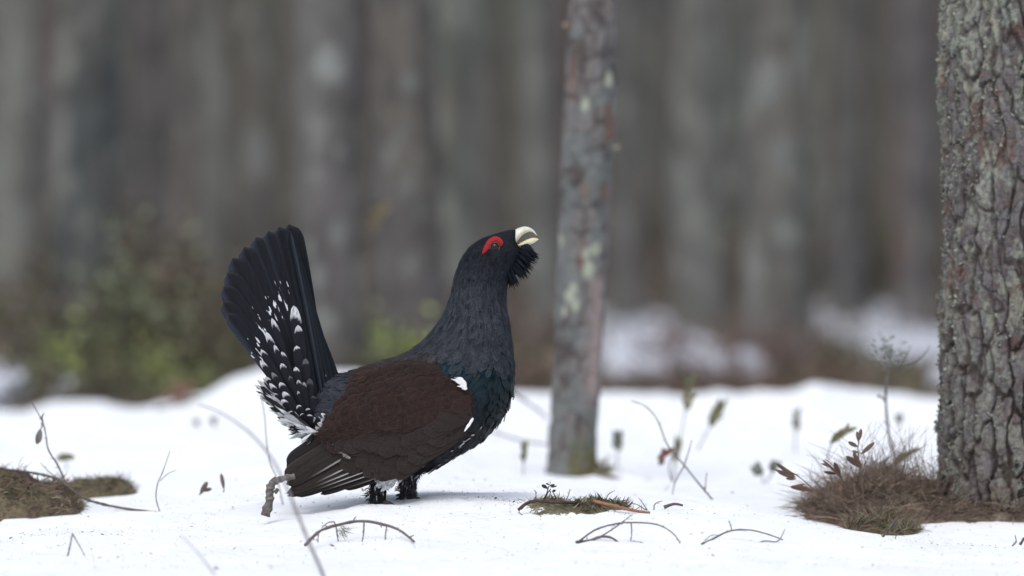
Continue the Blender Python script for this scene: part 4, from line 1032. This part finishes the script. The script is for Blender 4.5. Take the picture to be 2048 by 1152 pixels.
# ------------------------------------------------------------------ mounds, moss, tussocks
def mound(name, label, cat, px0, px1, d0, d1, crest, mcol, nbl, bcols, blen, seed, group=None, droop=.5, bw=.0019, sink=.03, snowcap=None, stuffname='grass'):
    """A low hummock: a lumpy earth and moss body under many separate dead blades."""
    dm = (d0 + d1) / 2; base = W((px0 + px1) / 2, 1000, dm); base.z = zs((px0 + px1) / 2, dm)
    root = empty(name, base, label, cat, group)
    n1 = max(60, int((px1 - px0) / 4)); n2 = 60
    P, Dd = np.meshgrid(np.linspace(px0, px1, n1), np.linspace(d0, d1, n2)); X = (P - 1024) / FPX * Dd
    zt_ = EYE - (np.interp(P, [c[0] for c in crest], [c[1] for c in crest]) - 500) / FPX * dm
    g = zsnow(X, Dd); h = np.maximum(zt_ - zsnow((P - 1024) / FPX * dm, dm), .0)
    raw = np.abs(Dd - dm) / ((d1 - d0) / 2); q = np.clip(raw + (fbm(X * 7, Dd * 3, seed + 8, 3) - .42) * .8 * (1 - raw**4), 0, 1); e = np.clip(np.minimum(P - px0, px1 - P) / (.22 * (px1 - px0)), 0, 1)
    lump = fbm(X * 14, Dd * 14, seed, 4)
    Z = g - sink + (h + sink) * np.sqrt(np.clip(1 - q**2.2, 0, 1)) * np.sqrt(e * (2 - e)) * (.52 + .85 * lump) + (fbm(X * 60, Dd * 60, seed + 2, 3) - .5) * .012 * (1 - q) - .02 * sstep(.9, 1, raw)
    V = np.stack([X, Dd - D0, Z], -1).reshape(-1, 3) - np.array(base)
    n = fbm(X * 22, Dd * 22, seed + 5, 4)
    C = mixc(mcol[0], mcol[1], sstep(.35, .65, n))
    link('mound', mesh_np('mound', V, grid_faces(n2, n1), M_MOSS, C.reshape(-1, 3)), root)
    mb = MB(); Zr = Z - base.z; Xr = X - base.x; Dr = Dd - D0 - base.y; rr = random.Random(seed)
    Hh = (Z - g)
    FL = fbm(X * 9, Dd * 9, seed + 21, 2); FC = fbm(X * 16, Dd * 10, seed + 22, 3); FH = fbm(X * 13, Dd * 9, seed + 23, 2)
    for i in range(nbl):
        for tr in range(6):
            a = rr.randrange(n2 - 1); b = rr.randrange(n1 - 1)
            if Hh[a, b] > .004: break
        p = Vector((Xr[a, b] + rr.gauss(0, .004), Dr[a, b] + rr.gauss(0, .004), Zr[a, b] - .003))
        fld = FL[a, b]; ang = fld * 14 + rr.gauss(0, .5)
        lean = Vector((math.cos(ang) * .9 + rr.gauss(0, .3), math.sin(ang) * .7 - .2 + rr.gauss(0, .3), rr.uniform(.15, 1) * (.4 + 1.1 * FH[a, b])))
        ci = int((FC[a, b] * 1.6 - .3 + rr.gauss(0, .18)) * len(bcols)) % len(bcols)
        cc = Vector(bcols[ci]) * rr.uniform(.55, 1.4) * (1.7 if rr.random() < .05 else 1); L = (blen[0] + (blen[1] - blen[0]) * rr.random()**1.6) * (.55 + .9 * FH[a, b])
        blade(mb, p, lean, (rr.gauss(0, 1), rr.gauss(0, 1), .6), L, bw * rr.uniform(.6, 1.5), cc, nv=5, nu=1, round_=.15, bend=-droop * rr.uniform(.2, 1.3), twist=rr.gauss(0, .8), narrow=.9)
    mb.build(stuffname, M_GRASS, root, kind='stuff')
    return root
DEAD = [(.175, .128, .098), (.145, .104, .082), (.235, .182, .138), (.105, .080, .066), (.160, .112, .090)]
MOSSC = [(.13, .13, .07), (.16, .145, .085), (.10, .10, .06), (.17, .12, .085), (.20, .19, .13)]
mound('grass_tussock', 'large tussock of matted brown dead grass around the foot of the thick pine', 'tussock', 1545, 2330, 22.80, 23.66,
      [(1545, 1040), (1600, 1016), (1650, 994), (1700, 970), (1750, 958), (1790, 960), (1850, 968), (1900, 974), (1960, 980), (2048, 980), (2330, 985)],
      ((.115, .090, .072), (.175, .138, .105)), 11000, DEAD + [(.070, .070, .040)], (.03, .10), 301, droop=1.1)
mound('grass_tussock', 'small dark mossy grass lobe spilling over the snow below the large tussock', 'tussock', 1684, 1872, 22.22, 22.72,
      [(1684, 1052), (1730, 1036), (1790, 1042), (1830, 1060), (1872, 1082)], ((.080, .064, .048), (.12, .10, .06)), 3200, DEAD + MOSSC, (.015, .05), 303, droop=.8)
mound('moss_hummock', 'rounded brown mossy hummock sticking out of the snow at the left edge', 'hummock', -220, 176, 22.62, 23.4,
      [(-220, 985), (-60, 965), (0, 958), (40, 952), (70, 962), (120, 966), (150, 968), (176, 1000)], ((.085, .060, .050), (.125, .105, .07)), 9000, DEAD + MOSSC, (.018, .055), 305, droop=.9)
mound('moss_hummock', 'thin flat strip of moss bared by the snow right of the left hummock', 'hummock', 135, 282, 23.55, 23.95,
      [(135, 958), (200, 962), (240, 966), (282, 985)], ((.10, .082, .058), (.14, .12, .075)), 2400, DEAD[3:] + MOSSC, (.010, .030), 307, droop=.9)
mound('moss_patch', 'low patch of yellowish moss with sticks on the snow crest right of the bird', 'moss', 1008, 1290, 21.66, 22.02,
      [(1008, 1022), (1060, 1004), (1120, 1001), (1200, 1004), (1250, 1012), (1290, 1026)], ((.11, .095, .06), (.16, .15, .10)), 3000, MOSSC + [(.21, .21, .16), (.15, .10, .07)], (.010, .032), 309, droop=.25, bw=.0022, stuffname='moss')

# ------------------------------------------------------------------ twigs and sticks
def twig(label, paths, d=None, col=(.10, .08, .075), cat='twig', name='twig', group=None, col2=(.16, .14, .13), rough=.14, nseg=22):
    """paths: (points, r0, r1) in photo pixels and pixel radii; a point may carry its own distance."""
    f = paths[0][0][0]
    if d is None: o, d = hit(f[0], f[1], 17)
    o = W(f[0], f[1], f[2] if len(f) > 2 else d); mb = MB()
    for pts, r0, r1 in paths:
        k = d / FPX
        tube(mb, [W(p[0], p[1], p[2] if len(p) > 2 else d) - o for p in pts], r0 * k, r1 * k, nseg, 6, col, rough, col2)
    for pts, r0, r1 in paths:      # buds, scars and short spurs
        if name not in ('twig', 'sapling') or r0 < .9: continue
        Q = catmull([W(p[0], p[1], p[2] if len(p) > 2 else d) - o for p in pts], 30)
        for i in range(2, 29):
            if random.random() > .34: continue
            t = (Q[i + 1] - Q[i - 1]).normalized(); s_ = Vector((random.gauss(0, 1), random.gauss(0, .6), random.gauss(.2, 1))); s_ = (s_ - t * s_.dot(t)).normalized()
            L = random.choice((1.2, 1.6, 2.2, 3.5, 6)) * k * (.6 + .25 * r0); e = Q[i] + s_ * r0 * .6 * k
            tube(mb, [Q[i], e + (s_ + t * .5) * L * .5, e + (s_ * .8 + t * .7) * L], r0 * .42 * k, r0 * .22 * k, 4, 4, col, .1, col2)
    ob = mb.build(name, M_TWIG, None, label=label, cat=cat, group=group); ob.location = o
    return ob, d
twig('crooked grey bark-covered branch stub sticking from the snow beneath the bird\'s drooped wing', [([(530, 1032), (539, 1000), (540, 978), (547, 964), (566, 957), (590, 952)], 9.5, 5.5), ([(549, 985), (553, 982), (556, 977)], 5, 3)], 21.85, (.085, .07, .064), 'branch', 'branch', col2=(.19, .18, .17), rough=.2, nseg=30)
twig('arched brown twig with hanging side shoots lying on the snow below the bird', [([(611, 1090, 21.1), (640, 1062, 21.2), (680, 1049, 21.3), (725, 1042, 21.35), (770, 1050, 21.35), (800, 1061, 21.3), (828, 1083, 21.2)], 3.6, 2.4), ([(670, 1052), (668, 1044), (655, 1046), (643, 1056)], 1.4, .8), ([(672, 1052), (675, 1070), (677, 1088)], 1.5, .9), ([(728, 1045), (727, 1068), (723, 1088)], 1.7, 1), ([(773, 1052), (771, 1070), (770, 1086)], 1.5, 1), ([(637, 1065), (636, 1080), (636, 1092)], 1.2, .8)], 21.3, (.12, .095, .085))
mb = MB(); o = W(688, 1064, 21.28)
for i in range(26):
    p = W(680 + random.gauss(0, 5), 1060 + random.gauss(0, 6), 21.28) - o; blade(mb, p, (random.gauss(.7, .4), random.gauss(0, .3), random.gauss(-.5, .4)), (0, -1, 0), random.uniform(.015, .035), .0012, (.07, .085, .04), nv=3, nu=1)
ob = mb.build('needle_tuft', M_GRASS, None, label='little tuft of green pine needles caught on the arched twig', cat='needles', kind='stuff'); ob.location = o
twig('tangled dark twig with two long arching shoots on the snow below the moss patch', [([(1153, 1084, 21.15), (1180, 1081), (1200, 1074), (1222, 1075), (1238, 1086), (1262, 1099), (1290, 1097), (1305, 1091), (1325, 1102)], 3.0, 1.3), ([(1158, 1083), (1190, 1060), (1230, 1048), (1262, 1045), (1310, 1048), (1340, 1062), (1358, 1082), (1364, 1102)], 2.0, 1.0), ([(1200, 1074), (1230, 1055), (1250, 1040), (1262, 1030)], 1.5, .7), ([(1262, 1045), (1263, 1070), (1258, 1096)], 1.2, .8), ([(1240, 1088), (1270, 1083), (1305, 1090)], 1.2, .7)], 21.2, (.07, .058, .06))
twig('thin curved bare twig arching over the snow right of the tangled twig', [([(1403, 1088, 21.15), (1425, 1078), (1460, 1062), (1500, 1060), (1540, 1070), (1566, 1080)], 1.9, 1.2), ([(1512, 1088), (1530, 1082), (1556, 1082), (1570, 1058)], 1.3, .8), ([(1404, 1088), (1420, 1072), (1436, 1070)], .9, .5), ([(1464, 1062), (1460, 1048), (1458, 1040)], 1, .6)], 21.25, (.085, .075, .08))
twig('orange-brown peeled stick lying across the right end of the moss patch', [([(1186, 1003, 21.74), (1225, 1011, 21.72), (1262, 1020, 21.70), (1300, 1026, 21.70)], 4.5, 2.6)], 21.72, (.24, .12, .065), 'stick', 'stick', col2=(.30, .17, .10))
twig('dark decaying stick lying along the left part of the moss patch', [([(1036, 1020, 21.72), (1062, 1003, 21.72), (1100, 1004, 21.74), (1150, 1006, 21.75), (1196, 1008, 21.76)], 3.2, 2.8), ([(1150, 1006), (1156, 1000), (1160, 1004)], 4, 3)], 21.74, (.045, .033, .03), 'stick', 'stick', col2=(.09, .06, .05))
twig('short dark piece of bark lying on the snow crest right of the moss patch', [([(1328, 1015, 21.95), (1340, 1010), (1352, 1008), (1366, 1011)], 3.4, 2.2)], 21.95, (.07, .05, .04), 'bark', 'bark_piece')
for (pts, lab) in (([(1296, 1024), (1288, 1010), (1277, 995)], 'fine forked twig standing at the right end of the moss patch'), ([(1308, 1020), (1309, 1010), (1316, 1004), (1324, 1003)], 'tiny hooked twig between the moss patch and the bark piece'), ([(1210, 1008), (1216, 990), (1230, 981)], 'fine bare twig rising from the middle of the moss patch'), ([(1070, 1002), (1072, 990), (1070, 980)], 'fine upright stalk at the left part of the moss patch'), ([(1130, 1004), (1137, 990), (1140, 978)], 'fine upright stalk right of the dark-leaved sprig'), ([(1294, 1022), (1276, 1010), (1262, 1006)], 'fine low twig leaning left at the right end of the moss patch'), ([(1246, 1012), (1254, 1002), (1258, 994)], 'fine grey shoot right of the middle of the moss patch')):
    twig(lab, [(pts, 1.2, .5)], 21.78, (.11, .09, .08))
twig('long knobbly bare twig reaching from the left edge across the hummock to the snow', [([(-40, 930, 22.9), (20, 940, 22.9), (60, 945, 22.9), (100, 953, 22.85), (130, 968, 22.8), (165, 995, 22.75), (200, 1007, 22.75), (250, 1017, 22.72), (312, 1025, 22.65)], 2.2, 2.6)], 22.85, (.085, .07, .065), rough=.22, nseg=60)
twig('upright forked twig with a hanging dead leaf rising from the left hummock', [([(131, 968), (118, 935), (97, 900), (92, 872), (86, 845), (64, 806)], 2.2, 1.0), ([(86, 850), (84, 835), (88, 826)], 2.2, 1.2), ([(128, 965), (100, 945), (80, 925)], 1.2, .6)], 22.95, (.11, .10, .09))
twig('pale thin dry stalk standing in the snow right of the long knobbly twig', [([(320, 1026), (312, 995), (316, 965), (325, 945), (340, 902)], 1.6, .7), ([(320, 962), (335, 948), (352, 940)], .9, .5)], 22.65, (.24, .22, .23), 'stalk', 'stalk')
twig('blurred forked dry stalk on the snow near the lower left corner', [([(134, 1118, 20.9), (140, 1092), (145, 1066)], 2.0, 1.3), ([(145, 1068), (158, 1090), (172, 1116)], 1.6, .9)], 20.9, (.20, .18, .20), 'stalk', 'stalk')
twig('long blurred pale grass stem curving up from the bottom edge before the bird\'s tail', [([(655, 1175, 19.4), (640, 1135, 19.4), (618, 1085, 19.4), (600, 1040, 19.4), (580, 990, 19.4), (562, 950, 19.4), (535, 905, 19.4), (495, 862, 19.4), (440, 825, 19.4), (395, 808, 19.4)], 4.2, 1.3)], 19.4, (.20, .19, .20), 'stalk', 'dry_stalk', rough=.05, nseg=50)
twig('thin blurred bare stem rising behind the crooked branch stub', [([(566, 1010, 20.6), (555, 960), (540, 925), (533, 880), (529, 830), (522, 790)], 1.5, .9)], 20.6, (.20, .18, .17), 'stalk', 'dry_stalk', rough=.06)
twig('faint blurred stem slanting across the snow at the lower left', [([(430, 1150, 19.6), (395, 1105, 19.6), (360, 1070, 19.6)], 1.8, .8)], 19.6, (.33, .31, .33), 'stalk', 'dry_stalk', rough=.05)
twig('blurred curved bare twig rising from the snow behind the crest right of the thin pine', [([(1436, 1012, 23.3), (1400, 970, 23.4), (1368, 930, 23.5), (1335, 890, 23.6), (1315, 840, 23.6), (1290, 812, 23.6), (1262, 802, 23.6)], 2.2, .9), ([(1368, 932, 23.5), (1378, 900, 23.5), (1383, 880, 23.5)], 1.2, .7), ([(1368, 932, 23.5), (1350, 965, 23.6), (1345, 990, 23.6)], 1.4, .9), ([(1410, 985, 23.4), (1412, 960, 23.4), (1414, 945, 23.4)], 1.1, .6)], 23.4, (.105, .08, .08))
twig('blurred brown root reaching right over the snow from the foot of the thin pine', [([(1190, 945, 26.2), (1240, 960, 26.0), (1280, 972, 25.8), (1310, 985, 25.6), (1345, 1002, 25.4)], 6, 4)], 25.8, (.12, .10, .065), 'root', 'root')
twig('blurred thin branch lying behind the bird across to the thin pine', [([(985, 862, 27), (1020, 875, 27), (1060, 884, 27), (1110, 893, 27)], 2.2, 1.6)], 27, (.15, .14, .15))
twig('blurred bare branch slanting behind the bird\'s breast', [([(1000, 770, 27.5), (1040, 795, 27.5), (1075, 820, 27.5), (1095, 838, 27.5)], 3, 2)], 27.5, (.14, .13, .15))
twig('dark forked stick poking out of the snow crest below the large tussock', [([(1754, 1090, 21.75), (1770, 1068), (1785, 1048), (1798, 1030)], 2.6, 1.4), ([(1797, 1032), (1812, 1036), (1818, 1050)], 1, .6), ([(1790, 1040), (1792, 1070), (1788, 1092)], 1, .6)], 21.8, (.06, .05, .045))
twig('small dark twiggy scrap on the snow at the lower right edge', [([(2024, 1092), (2032, 1084), (2030, 1070)], 1.4, .7), ([(2040, 1090), (2046, 1080), (2052, 1074)], 3, 2)], 21.75, (.07, .06, .05))
twig('slim blurred sapling with fine bare branches left of the thick pine', [([(1798, 965, 24.2), (1790, 915, 24.2), (1778, 870, 24.2), (1772, 810, 24.2), (1772, 770, 24.2), (1778, 735, 24.2), (1782, 700, 24.2)], 3.4, 1.6), ([(1772, 806), (1764, 795), (1755, 792)], 1.6, .8), ([(1776, 745), (1760, 725), (1738, 718), (1728, 712)], 1.8, .7), ([(1778, 735), (1800, 730), (1830, 722), (1850, 705), (1860, 690)], 1.8, .6), ([(1782, 720), (1770, 700), (1768, 684)], 1.4, .6), ([(1800, 730), (1815, 705), (1822, 690)], 1.2, .5)], 24.2, (.125, .12, .115), 'sapling', 'sapling')
mb = MB(); o = W(1785, 700, 24.2)
for i in range(90):
    p = W(1780 + random.gauss(0, 16), 702 + random.gauss(0, 16), 24.2 + random.gauss(0, .02)) - o; blade(mb, p, (random.gauss(0, 1), random.gauss(0, 1), random.gauss(0, 1)), (random.gauss(0, 1), random.gauss(0, 1), 1), random.uniform(.008, .02), .006, Vector((.20, .23, .19)) * random.uniform(.5, 1.2), nv=3, nu=1)
ob = mb.build('beard_lichen', M_LICHEN, None, label='pale green tuft of beard lichen hanging in the top of the slim sapling', cat='lichen', kind='stuff'); ob.location = o
twig('blurred bare twig before the left shrubs by the rusty fern', [([(310, 818, 31), (345, 810, 31), (380, 798, 31), (400, 795, 31)], 3, 1.6)], 31, (.10, .07, .06))

# ------------------------------------------------------------------ sprigs with separate leaves
def sprig(label, stems, leaves, d, scol, lcols, cat='sprig', name='leafy_sprig', curl=.2, group=None):
    o = W(stems[0][0][0], stems[0][0][1], d); k = d / FPX
    root = empty(name, o, label, cat, group); mb = MB()
    for pts in stems: tube(mb, [W(p[0], p[1], d) + Vector((0, random.gauss(0, .002), 0)) - o for p in pts], 1.5 * k, .8 * k, 14, 5, scol)
    mb.build('stem', M_TWIG, root)
    for (x, y, x2, y2, wd) in leaves:
        mb = MB(); p = W(x, y, d) - o; q = W(x2, y2, d) - o + Vector((0, random.gauss(-.004, .01), 0)); L = (q - p).length
        c = Vector(random.choice(lcols)) * random.uniform(.75, 1.25)
        blade(mb, p, q - p, (random.gauss(0, .35), -1, random.gauss(.3, .4)), L, wd * .82 * k, c, edgecol=tuple(c * 1.35), nv=8, nu=4, round_=.5, bend=random.gauss(0, curl), camber=random.uniform(.1, .3), narrow=.15)
        lf = mb.build('leaf', M_LEAF, root)
RUST = [(.105, .059, .038), (.084, .052, .038), (.126, .081, .056), (.070, .049, .038)]
sprig('brown dead-leaved sprig standing tallest above the left end of the large tussock', [[(1728, 1010), (1725, 975), (1722, 940), (1716, 905), (1718, 880), (1722, 862)], [(1725, 945), (1730, 928)]],
      [(1720, 880, 1722, 857, 10), (1717, 884, 1714, 862, 8), (1716, 893, 1696, 884, 12), (1721, 908, 1748, 884, 12), (1717, 905, 1704, 902, 8), (1721, 935, 1692, 912, 14), (1723, 936, 1705, 905, 12), (1716, 925, 1700, 916, 9), (1738, 960, 1732, 942, 10), (1728, 929, 1730, 922, 5)], 22.45, (.11, .075, .06), RUST)
sprig('brown dead-leaved sprig bending left over the snow at the tussock\'s edge', [[(1700, 1015), (1660, 990), (1630, 980), (1600, 955), (1575, 940), (1552, 926)]],
      [(1592, 956, 1552, 927, 10), (1590, 955, 1558, 945, 12), (1592, 957, 1572, 958, 8), (1598, 950, 1545, 940, 6), (1628, 982, 1577, 970, 14), (1610, 968, 1585, 975, 8), (1588, 950, 1568, 932, 9)], 22.45, (.11, .075, .06), RUST)
sprig('brown dead-leaved sprig between the tall one and the left-bending one', [[(1705, 1000), (1690, 970), (1680, 950), (1665, 930), (1650, 918)]],
      [(1684, 954, 1652, 917, 14), (1682, 955, 1668, 925, 12), (1674, 948, 1647, 943, 8), (1668, 936, 1642, 927, 6), (1690, 985, 1682, 970, 14), (1700, 1000, 1684, 975, 15)], 22.45, (.11, .075, .06), RUST)
sprig('small dark-leaved evergreen sprig standing on the left of the moss patch', [[(1082, 1010), (1092, 990), (1098, 972)], [(1086, 1005), (1096, 985), (1102, 978)], [(1115, 1008), (1110, 992), (1104, 982)]],
      [(1096, 976, 1084, 970, 9), (1098, 972, 1110, 968, 6), (1098, 971, 1092, 966, 6), (1101, 974, 1113, 971, 5), (1096, 978, 1092, 976, 8), (1103, 984, 1099, 981, 9), (1104, 983, 1111, 979, 7), (1099, 970, 1104, 965, 4)], 21.82, (.05, .045, .03), [(.025, .035, .025), (.03, .045, .03), (.02, .028, .022)])
def cluster(cx, cy, L, ang, wd, n=9):
    """Leaves held steeply along a shoot, seen as a narrow plume."""
    a = math.radians(ang); ux, uy = math.sin(a), -math.cos(a); out = []
    for i in range(n):
        f = i / n - .5; s = (-1 if i % 2 else 1)
        x, y = cx + ux * L * f * .8, cy + uy * L * f * .8
        out.append((x, y, x + ux * L * .34 + s * -uy * wd * .42, y + uy * L * .34 + s * ux * wd * .42, wd * .5))
    return out
OL = [(.128, .128, .053), (.105, .112, .053), (.150, .135, .068)]; GG = [(.090, .105, .068), (.112, .120, .090)]
for lab, stems, cl, d, cols in (
    ('blurred olive evergreen plume, the taller of two between thin pine and thick pine', [[(1345, 965), (1352, 910), (1366, 850), (1378, 765)]], [(1375, 795, 72, 9, 22), (1352, 905, 60, 12, 16)], 26.0, OL),
    ('blurred olive evergreen plume leaning right beside the taller plume', [[(1395, 900), (1412, 868), (1430, 828), (1440, 802)]], [(1429, 832, 66, 28, 20)], 26.4, OL),
    ('blurred dark green leaf tuft close right of the thin pine', [[(1234, 935), (1235, 900), (1235, 872)]], [(1235, 885, 44, 2, 22)], 26.5, GG),
    ('blurred olive leaf bud upright on the snow between bird and thin pine', [[(1046, 955), (1047, 930), (1049, 890)]], [(1047, 908, 46, 6, 15)], 25.5, OL),
    ('blurred small upright olive plume on the far snow left of the tussock', [[(1590, 905), (1591, 870), (1592, 826)]], [(1592, 846, 48, 0, 15)], 27.5, OL),
    ('blurred olive plume slanting right above the brown sprigs', [[(1655, 920), (1662, 890), (1690, 860)]], [(1677, 871, 60, 55, 17)], 24.2, OL),
    ('blurred olive plume slanting right close to the thick pine', [[(1775, 950), (1785, 930), (1820, 902)]], [(1806, 912, 58, 60, 14)], 24.0, OL),
    ('blurred pair of grey-green leaf tufts low on the snow left of the brown sprigs', [[(1526, 975), (1524, 950), (1515, 932)], [(1526, 975), (1545, 945), (1552, 930)]], [(1516, 942, 26, -30, 22), (1546, 934, 24, 35, 20)], 25.5, GG),
    ('blurred small green leaf tuft left of the tail, left one of two', [[(394, 870), (394, 850), (393, 838)]], [(393, 846, 18, -10, 12)], 28.5, OL),
    ('blurred small green leaf tuft left of the tail, nearer the tail of two', [[(428, 868), (428, 850), (427, 836)]], [(427, 843, 20, 5, 13)], 28.5, OL),
    ('blurred flat green sprig on the snow behind the left hummock', [[(134, 955), (133, 930), (130, 915)]], [(122, 916, 34, 80, 14), (138, 915, 30, -80, 14)], 25.5, OL),
    ('blurred dark leaf scrap on the far snow beside the sapling stem', [[(1798, 860), (1798, 845), (1798, 835)]], [(1798, 838, 18, 5, 16)], 27.0, GG),
):
    sprig(lab, stems, [l for c in cl for l in cluster(*c)], d, (.10, .085, .07), cols)
sprig('curled rusty dead leaves below the taller olive plume', [[(1345, 965), (1338, 935), (1345, 905)]], [(1348, 895, 1314, 918, 16), (1330, 905, 1322, 900, 14), (1326, 930, 1322, 905, 14), (1318, 932, 1326, 915, 12)], 24.6, (.12, .07, .06), [(.16, .07, .05), (.13, .065, .05)])
sprig('withered grey-brown leaf hanging on the upright twig at left', [[(86, 850), (82, 856), (80, 862)]], [(80, 858, 74, 888, 14), (82, 858, 80, 885, 10), (86, 838, 84, 854, 7)], 22.95, (.12, .11, .10), [(.16, .14, .13), (.13, .12, .115)], 'leaf', 'dead_leaf')
sprig('brown withered leaf lying curled left of the branch stub', [[(398, 990), (410, 980), (420, 975)]], [(400, 990, 415, 964, 13), (404, 982, 424, 976, 10)], 23.0, (.14, .11, .09), [(.15, .12, .10), (.13, .11, .095)], 'leaf', 'dead_leaf')
sprig('brown withered leaf standing upright on the snow left of the branch stub', [[(447, 985), (448, 975), (446, 960)]], [(449, 979, 443, 946, 11), (446, 955, 440, 950, 7)], 23.0, (.14, .11, .09), [(.16, .115, .08), (.13, .10, .08)], 'leaf', 'dead_leaf')
sprig('pale blurred dry leaf behind the bird\'s nearer foot', [[(728, 990), (730, 985), (732, 980)]], [(733, 992, 722, 975, 8)], 22.6, (.2, .15, .09), [(.30, .23, .13)], 'leaf', 'dead_leaf')
mb = MB(); o = W(365, 790, 34.3)
for i in range(34):
    p = W(365 + random.gauss(0, 14), 792 + random.gauss(0, 10), 34.3 + random.gauss(0, .03)) - o; blade(mb, p, (random.gauss(0, 1), random.gauss(0, .5), random.gauss(.4, .7)), (random.gauss(0, 1), -1, 0), random.uniform(.03, .07), .02, Vector((.20, .115, .08)) * random.uniform(.6, 1.2), nv=3, nu=1)
ob = mb.build('dead_fern', M_LEAF, None, label='rusty orange blurred clump of dead fern at the snow edge under the left shrubs', cat='fern', kind='stuff'); ob.location = o
sprig('blurred olive-brown shoot leaning right against the mauve pine trunk', [[(722, 640), (725, 520), (738, 460), (770, 400)]], [(735, 462, 752, 430, 22), (742, 450, 762, 415, 24), (752, 436, 772, 402, 22)], 34.5, (.12, .085, .05), [(.10, .085, .035), (.12, .09, .04)], 'shoot')
# dark scrap behind the wing tips
twig('blurred dark scrap of bark on the snow behind the bird\'s feet', [([(645, 996, 23.6), (665, 992, 23.6), (690, 994, 23.6)], 5, 3)], 23.6, (.10, .09, .09), 'bark', 'bark_piece')

# fine grass stalks standing out of the large tussock
mb = MB(); o = W(1720, 1000, 22.9)
for i in range(150):
    px = random.uniform(1590, 1875); py = np.interp(px, [1590, 1700, 1760, 1875], [1020, 965, 955, 975]); h = random.uniform(25, 120) * (0.4 + .6 * float(sstep(1600, 1740, px)))
    tube(mb, [W(px, py, 22.9) - o, W(px + random.gauss(0, 10), py - h * .55, 22.9 + random.gauss(0, .05)) - o, W(px + random.gauss(0, 28), py - h, 22.9 + random.gauss(0, .08)) - o], .0009, .0004, 6, 3, Vector(random.choice(DEAD)) * 1.1, cap=False)
ob = mb.build('grass_stalks', M_GRASS, None, label='fine dry grass stalks standing up from the large tussock', cat='grass', kind='stuff'); ob.location = o

# needles, bark crumbs and seed scales strewn over the snow
mb = MB()
def crumb(px, d, big=1.0):
    x = (px - 1024) / FPX * d; p = Vector((x, d - D0, float(zsnow(x, d)) + .0012)); a = random.uniform(0, 6.28)
    if random.random() < .16: L, wd = random.uniform(.008, .022) * big, .0009
    else: L = random.uniform(.002, .006) * big * (1 + 1.5 * (random.random() < .05)); wd = L * random.uniform(.4, .9)
    c = Vector(random.choice([(.06, .045, .04), (.10, .075, .06), (.14, .10, .08), (.05, .045, .045)]))
    blade(mb, p, (math.cos(a), math.sin(a), random.gauss(.1, .2)), (random.gauss(0, .3), random.gauss(0, .3), 1), L, wd, c, nv=2, nu=1, round_=.4, camber=.2)
for i in range(2600): crumb(random.uniform(-100, 2150), 20 + 3.2 * random.random(), 1)
for i in range(260): crumb(random.uniform(0, 420), random.gauss(21.9, .10), .8)
for i in range(240): crumb(random.gauss(880, 120), random.gauss(21.75, .22), .9)
for i in range(160): crumb(random.gauss(1000, 35), random.gauss(21.98, .05), .8)
for i in range(140): crumb(random.gauss(1960, 80), random.gauss(21.9, .3), 1)
for i in range(250): crumb(random.uniform(-200, 2250), random.uniform(23, 30), 2.0)
mb.build('needle_litter', M_TWIG, None, label='tiny dark needles and bark crumbs strewn over the snow', cat='litter', kind='stuff')
